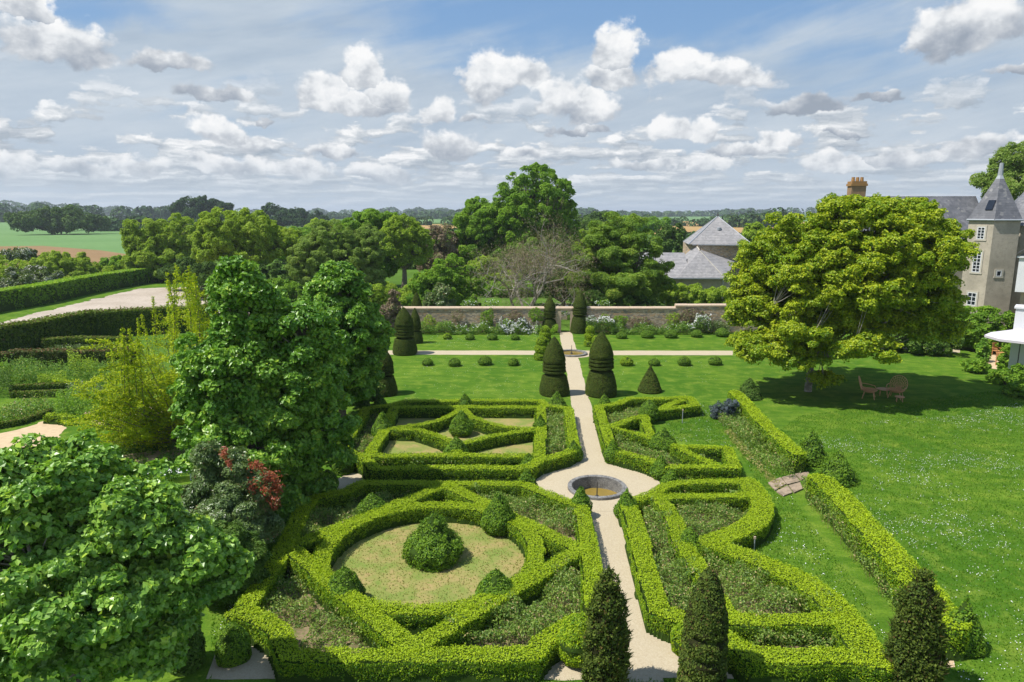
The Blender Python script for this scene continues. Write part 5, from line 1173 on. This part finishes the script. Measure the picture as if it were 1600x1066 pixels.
btree('terrace_bush', 'leafy green plants spilling onto the lawn at the right edge', 1590, math.hypot(*GX(1590, 620)), [(1584, 607, 18, 9), (1606, 606, 20, 11)], M['oak'], 966, cat='bush', trunk_h=.2, low=-.9, group='bushes by the terrace', crr=7)
sheet('terrace', px((1540, 575), (1700, 600), (1700, 530), (1545, 540)), .03, M['sand'])
sheet('terrace_path', px((1410, 546), (1500, 552), (1500, 545), (1410, 540)), .028, M['gravel'])
def parasol():
    x, y = RNG(1596, 60, 525)[:2]; t = thing('parasol', 'open pale lilac grey parasol on the terrace at the right edge', 'parasol', (x, y, 0)); m = mpp(x, y, 2.4); zt = HZ(x, y, 513); zr = HZ(x, y, 527)
    r = 48*m; tm = TM(); n = 8
    for k in range(n):
        a, b = 2*math.pi*(k+.5)/n, 2*math.pi*(k+1.5)/n
        quadm(tm, [(r*math.cos(a), r*math.sin(a), zr), (r*math.cos(b), r*math.sin(b), zr), (0, 0, zt)]); quadm(tm, [(r*math.cos(b), r*math.sin(b), zr-.16), (r*math.cos(b), r*math.sin(b), zr), (r*math.cos(a), r*math.sin(a), zr), (r*math.cos(a), r*math.sin(a), zr-.16)])
    tm.obj('canopy', M['canvas'], t)
    tm = TM(); tube(tm, [(0, 0, .05), (0, 0, zt)], .035, 8); tm.obj('pole', M['iron'], t)
    tm = TM(); lathe(tm, [(0, .4), (.1, .38), (.12, .0)], sides=14); tm.obj('base', M['iron'], t)
    for k in range(n): 
        tm = TM(); a = 2*math.pi*(k+.5)/n; tube(tm, [(0, 0, zt-.08), (r*.97*math.cos(a), r*.97*math.sin(a), zr-.03)], .015, 5); tm.obj('rib', M['teak'], t)
parasol()
def teakchair(u, v, rz, lb):
    x, y = GX(u, v); t = thing('garden_chair', lb, 'chair', (x, y, 0), rz, 'orange wooden chairs on the terrace')
    tm = TM(); box(tm, (0, 0, .44), (.52, .5, .05)); tm.obj('seat', M['teak'], t)
    tm = TM(); 
    for k in range(5): box(tm, (-.2+k*.1, .27, .75), (.06, .03, .56))
    box(tm, (0, .27, 1.05), (.54, .05, .08)); tm.obj('backrest', M['teak'], t)
    for a in (-1, 1):
        for b in (-1, 1): tm = TM(); box(tm, (a*.23, b*.22, .2075), (.05, .05, .415)); tm.obj('leg', M['teak'], t)
        tm = TM(); box(tm, (a*.28, 0, .66), (.06, .5, .04)); box(tm, (a*.28, -.22, .55), (.05, .05, .18)); tm.obj('armrest', M['teak'], t)
teakchair(1557, 556, .3, 'orange wooden armchair on the terrace, the upper one, beside the wisteria')
teakchair(1563, 572, 1.9, 'orange wooden armchair on the terrace, the lower one, beside the clipped bush')
def terracetable():
    x, y = GX(1580, 566); t = thing('terrace_table', 'wooden table under the parasol', 'table', (x, y, 0)); tm = TM(); box(tm, (0, 0, .73), (1.7, .9, .05)); tm.obj('tabletop', M['teak'], t)
    for a in (-1, 1):
        for b in (-1, 1): tm = TM(); box(tm, (a*.75, b*.36, .3525), (.07, .07, .705)); tm.obj('leg', M['teak'], t)
terracetable()
# rattan lounge set under the maple
def rattan(u, v, rz, lb):
    x, y = GX(u, v); t = thing('rattan_chair', lb, 'chair', (x, y, 0), rz, 'rattan armchairs under the maple'); t.scale = (1.12, 1.12, 1.12)
    g = np.random.default_rng(5); th = np.linspace(0, 2*math.pi, 25)
    tm = TM()
    for k in range(9):                    # woven seat bowl
        f = k/8; r_ = .12+.30*f; z = .36+.16*f*f; tube(tm, np.stack([r_*np.cos(th)*1.05, r_*np.sin(th), z+.0*th], 1), .018, 5)
    for a in np.linspace(0, 2*math.pi, 20, endpoint=False): tube(tm, [(.1*math.cos(a), .1*math.sin(a), .36), (.28*math.cos(a), .27*math.sin(a), .41), (.44*math.cos(a), .42*math.sin(a), .52)], .013, 4)
    tm.obj('seat', M['rattan'], t)
    tm = TM()                             # tall hooped back leaning outwards
    for s in (1, .8, .6, .4):
        a = np.linspace(-.15*math.pi, 1.15*math.pi, 20); X = .46*s*np.cos(a); Z = .62+.50*s*(np.sin(a)+.25); Y = .38+.32*(Z-.5); tube(tm, np.stack([X, Y, Z], 1), .02 if s == 1 else .012, 5)
    for a in np.linspace(.05*math.pi, .95*math.pi, 11): X = np.array([.08*math.cos(a), .46*math.cos(a)]); Z = np.array([.52, .62+.50*(math.sin(a)+.25)]); tube(tm, np.stack([X, .38+.32*(Z-.5), Z], 1), .012, 4)
    for s in (-1, 1): tube(tm, [(s*.44, .42, .75), (s*.52, .1, .72), (s*.48, -.25, .66), (s*.36, -.36, .52)], .022, 5)
    tm.obj('backrest', M['rattan'], t)
    for a, b in ((-.3, -.28), (.3, -.28), (-.3, .28), (.3, .28)): tm = TM(); tube(tm, [(a*1.15, b*1.15, 0), (a*.8, b*.8, .4)], .022, 6); tm.obj('leg', M['rattan'], t)
rattan(1357, 622, R(62), 'rattan armchair with tall hooped back, the left one under the maple')
rattan(1399, 622, R(-40), 'rattan armchair with tall hooped back, the right one under the maple')
def rattantable():
    x, y = GX(1380, 618); t = thing('rattan_table', 'low round rattan table between the two armchairs', 'table', (x, y, 0)); th = np.linspace(0, 2*math.pi, 25); tm = TM(); lathe(tm, [(.42, .0), (.42, .42), (.45, .43), (.46, .0)], sides=24, cap=False); tm.obj('tabletop', M['rattan'], t)
    for k in range(4): a = k*math.pi/2+.4; tm = TM(); tube(tm, [(.32*math.cos(a), .32*math.sin(a), 0), (.26*math.cos(a), .26*math.sin(a), .42)], .02, 6); tm.obj('leg', M['rattan'], t)
rattantable()
def footstool():
    x, y = GX(1405, 628); t = thing('rattan_footstool', 'low rattan footstool in front of the right rattan armchair', 'footstool', (x, y, 0)); tm = TM(); lathe(tm, [(.3, .0), (.31, .28), (.34, .30), (.36, .26), (.36, 0)], sides=20, cap=False); tm.obj('seat', M['rattan'], t)
    for k in range(4): a = k*math.pi/2+.4; tm = TM(); tube(tm, [(.25*math.cos(a), .25*math.sin(a), 0), (.2*math.cos(a), .2*math.sin(a), .3)], .02, 6); tm.obj('leg', M['rattan'], t)
footstool()
# white slatted bench on the left
def bench():
    x, y = GX(268, 752); t = thing('slatted_bench', 'white slatted bench among the bushes on the left', 'bench', (x, y, 0), R(28))
    for k in range(5): tm = TM(); box(tm, (0, -.3+k*.15, .45), (1.9, .11, .03)); tm.obj('slat', M['white'], t)
    for a in (-1, 1):
        for b in (-1, 1): tm = TM(); box(tm, (a*.8, b*.25, .2), (.07, .07, .4)); tm.obj('leg', M['white'], t)
    tm = TM(); box(tm, (-.8, 0, .417), (.06, .62, .034)); box(tm, (.8, 0, .417), (.06, .62, .034)); tm.obj('rail', M['white'], t)
bench()
# planting on the lane side of the long hedges
planting('long_border', 'loose dark roses and herbs along the lane side of the far long hedge', 'flower bed', px((1118, 652), (1140, 645), (1180, 680), (1212, 705), (1245, 730), (1238, 752), (1205, 745), (1165, 705), (1130, 672)), .85, M['rose'], .10, 420, 970, thr=.12, stems=200)
planting('long_border', 'loose roses and grasses along the lane side of the near long hedge', 'flower bed', px((1248, 752), (1275, 760), (1330, 812), (1370, 860), (1410, 915), (1425, 965), (1400, 965), (1365, 920), (1310, 850), (1262, 790)), .85, M['rose'], .085, 520, 971, thr=.14, stems=300)
planting('dry_edge', 'yellowish dry grass edge between the lane and the far long border', 'grass', px((1130, 675), (1140, 672), (1200, 740), (1230, 762), (1215, 768), (1160, 712)), .22, M['drygrass'], .10, 260, 972, thr=.25)
pxtree('blue_shrub', 'blue flowering ceanothus bush at the far end of the long border', 1130, math.hypot(*GX(1128, 655)), [(1125, 640, 13, 12), (1140, 633, 13, 12), (1122, 650, 10, 8)], M['bluehaze'], .08, 60, .24, 973, trunk_r=.05, trunk_h=.3, cat='shrub', low=-.9, cover=1.3, rag=.3, lump=1.5, tilt=.9)
# flagstones
for i, (pp, lb) in enumerate([(((1200, 756), (1219, 748), (1228, 758), (1211, 768)), 'sandstone flagstone at the left of the step'), (((1221, 748), (1240, 743), (1250, 754), (1230, 759)), 'sandstone flagstone in the middle of the step'),
                              (((1213, 770), (1230, 761), (1238, 772), (1224, 777)), 'sandstone flagstone at the front of the step'), (((1242, 743), (1262, 739), (1266, 746), (1252, 752)), 'sandstone flagstone at the back of the step'), (((1232, 761), (1250, 756), (1254, 766), (1241, 772)), 'greyish flagstone at the right of the step')]):
    P = px(*pp); me = bpy.data.meshes.new('flagstone'); n = 4; 
    if polyarea(np.array(P)) < 0: P = P[::-1]
    me.from_pydata([(a, b, .0) for a, b in P]+[(a, b, .07+.004*i) for a, b in P], [], [[4, 5, 6, 7]]+[[k, (k+1) % 4, 4+(k+1) % 4, 4+k] for k in range(4)]); me.materials.append(M['slab']); tag(link('flagstone', me), lb, 'paving slab', 'flagstones between the long hedges')
# small marker posts in the grass
def post(u, v, lb):
    x, y = GX(u, v); h = HZ(x, y, v-20); t = thing('marker_post', lb, 'post', (x, y, 0), 0, 'thin posts in the grass lane'); tm = TM(); tube(tm, [(0, 0, 0), (0, 0, h)], .022, 6); tm.obj('stake', M['zinc'], t); tm = TM(); box(tm, (0, 0, h+.04), (.07, .05, .09)); tm.obj('cap', M['coping'], t)
post(1178, 862, 'thin grey post with pale cap beside the bulging hedge'); post(1066, 662, 'thin post in the lawn bay of the triangle parterre')
sheet('sandy_patch', px((1456, 1036), (1490, 1033), (1492, 1044), (1462, 1046)), .03, M['sand'])
# water tower on the horizon
def watertower():
    c = RNG(120, 2000); t = thing('water_tower', 'tiny funnel shaped water tower on the far left horizon', 'water tower', tuple(c)); z = HZ(c[0], c[1], 318); m = mpp(c[0], c[1], z)
    tm = TM(); lathe(tm, [(0, 3), (z-7*m, 2.4)], sides=12); tm.obj('shaft', M['iron'], t)
    tm = TM(); lathe(tm, [(z-7*m, 2.4), (z, 5*m), (z+.5*m, 5*m), (z+.6*m, 0)], sides=16); tm.obj('tank', M['zinc'], t)
watertower()

# ---------------------------------------------------------------- the air
hz = TM(); box(hz, (0, 4500, 36), (19000, 9800, 84))
hm = bpy.data.materials.new('haze'); hm.use_nodes = True; hn = hm.node_tree; hn.nodes.clear()
pv = hn.nodes.new('ShaderNodeVolumePrincipled'); pv.inputs['Color'].default_value = (.80, .89, 1, 1); pv.inputs['Density'].default_value = .00017; pv.inputs['Anisotropy'].default_value = .2
ho = hn.nodes.new('ShaderNodeOutputMaterial'); hn.links.new(pv.outputs[0], ho.inputs['Volume'])
o = hz.obj('haze', hm); o['kind'] = 'stuff'; o['label'] = 'thin blue haze filling the air towards the horizon'; o['category'] = 'haze'

# ---------------------------------------------------------------- camera, light, sky
cam = bpy.data.cameras.new('camera'); co = bpy.data.objects.new('camera', cam); C.objects.link(co)
cam.lens = 24; cam.sensor_width = 36; cam.clip_end = 30000; cam.clip_start = .3
co.location = (0, 0, H); co.rotation_euler = (R(90)-PITCH, 0, YAW)
bpy.context.scene.camera = co
SUN_EL = R(60); sd = Vector((-math.cos(SUN_EL), -.14, math.sin(SUN_EL))).normalized()
sl = bpy.data.lights.new('sun', 'SUN'); sl.energy = 4.2; sl.angle = R(.53); sl.color = (1, .955, .88)
so = bpy.data.objects.new('sun', sl); C.objects.link(so); so.rotation_euler = (-sd).to_track_quat('-Z', 'Y').to_euler()
so.location = (0, 0, 60)
sc = bpy.context.scene
w = bpy.data.worlds.new('World'); sc.world = w; w.use_nodes = True; nt = w.node_tree; nt.nodes.clear(); N = nt.nodes.new; L = nt.links.new
sky = N('ShaderNodeTexSky'); sky.sky_type = 'NISHITA'; sky.sun_disc = False; sky.sun_elevation = SUN_EL; sky.sun_rotation = R(-90); sky.altitude = 100; sky.air_density = 1.0; sky.dust_density = 1.0
tc = N('ShaderNodeTexCoord'); sp = N('ShaderNodeSeparateXYZ'); L(tc.outputs['Generated'], sp.inputs[0])
el = mth(nt, 'ARCSINE', sp.outputs[2]); az = mth(nt, 'ARCTAN2', sp.outputs[0], sp.outputs[1])
cb = N('ShaderNodeCombineXYZ'); L(az, cb.inputs[0]); L(el, cb.inputs[1]); AE = cb.outputs[0]
def vm(op, a, b=None, out=0):
    n = N('ShaderNodeVectorMath'); n.operation = op
    for i, v in enumerate((a, b)):
        if v is None: continue
        if isinstance(v, bpy.types.NodeSocket): L(v, n.inputs[i])
        else: n.inputs[i].default_value = v
    return n.outputs[out]
def ae(u, v):
    d = ray(u, v); d = d/np.linalg.norm(d); return math.atan2(d[0], d[1]), math.asin(d[2])
def combine(x, y, z=0.0):
    c = N('ShaderNodeCombineXYZ')
    for i, v in enumerate((x, y, z)):
        if isinstance(v, bpy.types.NodeSocket): L(v, c.inputs[i])
        else: c.inputs[i].default_value = v
    return c.outputs[0]
# domain warp for ragged cloud edges
wn = N('ShaderNodeTexNoise'); wn.inputs['Scale'].default_value = 14; wn.inputs['Detail'].default_value = 5; wn.inputs['Roughness'].default_value = .62; L(AE, wn.inputs['Vector'])
warp = vm('MULTIPLY', vm('SUBTRACT', wn.outputs['Color'], (.5, .5, .5)), (.075, .055, 0))
PW = vm('ADD', AE, warp)
clouds = [ # u, v, ru, rv, brightness
 (90, 72, 72, 40, .05), (60, 82, 40, 28, -.1), (265, 100, 62, 17, -.35), (325, 150, 60, 17, -.3), (560, 116, 38, 34, .3), (500, 148, 50, 34, .25), (605, 152, 48, 32, .15), (550, 165, 100, 24, .05),
 (770, 128, 50, 50, .25), (820, 118, 48, 42, .3), (688, 182, 25, 32, .2), (960, 85, 42, 46, .25), (950, 118, 45, 28, .1), (880, 160, 50, 40, .2), (925, 172, 58, 36, .1), (1060, 112, 55, 34, .3), (1125, 124, 72, 24, .1),
 (345, 212, 42, 24, .25), (390, 222, 34, 16, .15), (525, 238, 44, 13, .1), (1050, 208, 34, 24, .3), (1098, 212, 34, 26, .3), (1218, 222, 34, 18, .2), (1255, 162, 62, 19, -.75), (1375, 147, 32, 10, -.8),
 (1490, 60, 52, 42, -.25), (1545, 38, 62, 40, -.1), (1525, 226, 48, 24, .15), (700, 235, 48, 26, .0), (1000, 259, 58, 11, -.1), (1300, 256, 50, 18, .3), (1165, 240, 60, 12, -.35), (215, 262, 40, 17, .15),
 (120, 264, 45, 14, .1), (25, 262, 30, 17, .15), (360, 262, 56, 20, .2), (475, 264, 52, 20, .2), (590, 270, 60, 18, .0), (815, 245, 34, 14, .1), (1110, 262, 40, 14, .3), (28, 14, 42, 20, -.1), 
 (1425, 244, 60, 14, -.1), (1320, 210, 26, 7, -.6), (730, 188, 14, 9, -.2), (1600, 110, 40, 10, -.4), (420, 186, 16, 8, -.5), (905, 205, 50, 10, -.6)]
mn = None; tt = None
for (u, v, ru, rv, br) in clouds:
    a, e = ae(u, v); rs = 1/1120.0; ra, re = ru*rs*1.08, rv*rs*1.12
    q = vm('MULTIPLY', vm('SUBTRACT', PW, (a, e-.0*re, 0)), (1/ra, 1/re, 0))
    q2 = vm('MAXIMUM', q, vm('MULTIPLY', q, (-1, -1.75, 0)))
    ln = vm('LENGTH', q2, None, 1)
    s_ = N('ShaderNodeSeparateXYZ'); L(q, s_.inputs[0]); ty = mth(nt, 'ADD', s_.outputs[1], br*1.2)
    if mn is None: mn, tt = ln, ty
    else:
        lt = mth(nt, 'LESS_THAN', ln, mn); mx = N('ShaderNodeMix'); L(lt, mx.inputs[0]); L(tt, mx.inputs[2]); L(ty, mx.inputs[3]); tt = mx.outputs[0]
        mn = mth(nt, 'MINIMUM', ln, mn)
def fb(vec, scale, det=5, rough=.6): return noise(nt, vec, scale, det, rough)
AEs = vm('MULTIPLY', AE, (1, 1.25, 1))
f1 = fb(AEs, 22, 7, .55); sh = fb(vm('ADD', AEs, (.014, -.018, 0)), 22, 7, .55)
emb = mth(nt, 'SUBTRACT', f1, sh)
bil = fb(AEs, 70, 5, .6)
dens = mth(nt, 'ADD', mth(nt, 'SUBTRACT', 1.0, mn), mth(nt, 'MULTIPLY', mth(nt, 'SUBTRACT', f1, .5), 1.35))
dens = mth(nt, 'ADD', dens, mth(nt, 'MULTIPLY', mth(nt, 'SUBTRACT', bil, .5), .35))
alpha = mapr(nt, dens, .0, .33, 0, 1, True)
shade = mth(nt, 'ADD', mth(nt, 'MULTIPLY', tt, .50), mth(nt, 'ADD', mth(nt, 'MULTIPLY', emb, 1.9), mth(nt, 'MULTIPLY', mth(nt, 'SUBTRACT', bil, .5), .18)))
def ramp(v, stops):
    r = N('ShaderNodeValToRGB'); L(v, r.inputs[0]); e = r.color_ramp.elements
    e[0].position = stops[0][0]; e[0].color = (*stops[0][1], 1); e[1].position = stops[-1][0]; e[1].color = (*stops[-1][1], 1)
    for p, c in stops[1:-1]: x = e.new(p); x.color = (*c, 1)
    return r.outputs[0]
SC = 7.1
sc_in = mapr(nt, shade, -.55, .55)
ccol = ramp(sc_in, [(0, (.31, .355, .42)), (.25, (.41, .45, .51)), (.5, (.56, .59, .63)), (.72, (.76, .78, .80)), (1, (.90, .90, .90))])
# high veil: long streaks
hor = mapr(nt, el, 0.0, .62)
rot = N('ShaderNodeMapping'); rot.inputs['Rotation'].default_value = (0, 0, R(-11)); L(AE, rot.inputs[0])
st = vm('MULTIPLY', rot.outputs[0], (1.1, 5.2, 1)); v1 = noise(nt, st, 1.7, 6, .58, .6); v2 = noise(nt, vm('MULTIPLY', rot.outputs[0], (2.2, 13, 1)), 2.3, 5, .6, .4)
veil = mth(nt, 'ADD', mth(nt, 'MULTIPLY', v1, .60), mth(nt, 'MULTIPLY', v2, .40))
# blue holes where the photo has them (top centre and to its right)
def hole(u, v, ru, rv, amt):
    a, e = ae(u, v); q = vm('MULTIPLY', vm('SUBTRACT', PW, (a, e, 0)), (1120/ru, 1120/rv, 0)); return mth(nt, 'MULTIPLY', mapr(nt, vm('LENGTH', q, None, 1), .15, 1.15, 1, 0, True), amt)
hs = None
for hp in [(960, 15, 500, 90, .33), (720, 75, 170, 60, .24), (1330, 110, 260, 60, .16), (110, 5, 170, 35, .3), (330, 195, 170, 22, .12), (1010, 90, 120, 45, .22)]:
    h_ = hole(*hp); hs = h_ if hs is None else mth(nt, 'MAXIMUM', hs, h_)
vv = mth(nt, 'SUBTRACT', mth(nt, 'ADD', veil, mth(nt, 'MULTIPLY', mth(nt, 'SUBTRACT', .45, hor), .30)), hs)
vm_ = mapr(nt, vv, .20, .56, 0, 1, True)
vcol = ramp(noise(nt, vm('MULTIPLY', rot.outputs[0], (1.3, 6, 1)), 2.6, 5, .6), [(.25, (.34, .43, .545)), (.5, (.47, .55, .64)), (.75, (.60, .66, .72))])
blue = ramp(hor, [(0, (.40, .50, .60)), (.35, (.20, .36, .60)), (1, (.085, .225, .53))])
skc = mixc(nt, .12, vm('MULTIPLY', blue, (SC, SC, SC)), sky.outputs[0])
c1 = mixc(nt, vm_, skc, vm('MULTIPLY', vcol, (SC, SC, SC)))
# rows of small cumulus towards the horizon (flat cloud base seen in perspective)
lel = mth(nt, 'LOGARITHM', mth(nt, 'ADD', mth(nt, 'MAXIMUM', el, 0.0), .035), math.e)
pl = combine(mth(nt, 'MULTIPLY', az, 9.0), mth(nt, 'MULTIPLY', lel, 4.2))
plw = vm('ADD', pl, vm('MULTIPLY', vm('SUBTRACT', wn.outputs['Color'], (.5, .5, .5)), (.9, .5, 0)))
lo1 = noise(nt, vm('ADD', plw, (3.1, 1.7, 0)), 1.15, 6, .58); lo2 = noise(nt, vm('ADD', plw, (3.1-.10, 1.7+.22, 0)), 1.15, 6, .58)
emb2 = mth(nt, 'SUBTRACT', lo1, lo2)
lob = mapr(nt, el, .0, .17, .30, -.12)
ld = mth(nt, 'ADD', lo1, mth(nt, 'MULTIPLY', lob, .5)); ld = mth(nt, 'ADD', ld, mth(nt, 'MULTIPLY', mth(nt, 'SUBTRACT', f1, .5), .35))
la = mth(nt, 'MULTIPLY', mapr(nt, ld, .50, .575, 0, 1, True), mapr(nt, el, .10, .20, 1, 0, True))
sh2 = mapr(nt, mth(nt, 'ADD', mth(nt, 'MULTIPLY', emb2, 3.0), mth(nt, 'MULTIPLY', mth(nt, 'SUBTRACT', lo1, .55), .8)), -.55, .5)
lcol = ramp(sh2, [(0, (.31, .37, .44)), (.35, (.42, .47, .53)), (.6, (.58, .62, .66)), (1, (.92, .92, .92))])
c2 = mixc(nt, la, c1, vm('MULTIPLY', lcol, (SC, SC, SC)))
c3 = mixc(nt, alpha, c2, vm('MULTIPLY', ccol, (SC, SC, SC)))
# pale band at the horizon
c4 = mixc(nt, mapr(nt, el, .0, .085, .75, 0, True), c3, tuple(x*SC for x in (.50, .58, .66)))
bg = N('ShaderNodeBackground'); L(c4, bg.inputs[0]); bg.inputs[1].default_value = .1
wo = N('ShaderNodeOutputWorld'); L(bg.outputs[0], wo.inputs[0])
w.cycles.sampling_method = 'MANUAL'; w.cycles.sample_map_resolution = 512
sc.view_settings.view_transform = 'Standard'; sc.view_settings.look = 'None'; sc.view_settings.exposure = .62; sc.view_settings.gamma = 1
sc.render.engine = 'CYCLES'; sc.cycles.max_bounces = 5; sc.cycles.diffuse_bounces = 3; sc.cycles.glossy_bounces = 2; sc.cycles.transmission_bounces = 3; sc.cycles.transparent_max_bounces = 6
sc.cycles.use_denoising = True; sc.cycles.sample_clamp_indirect = 4
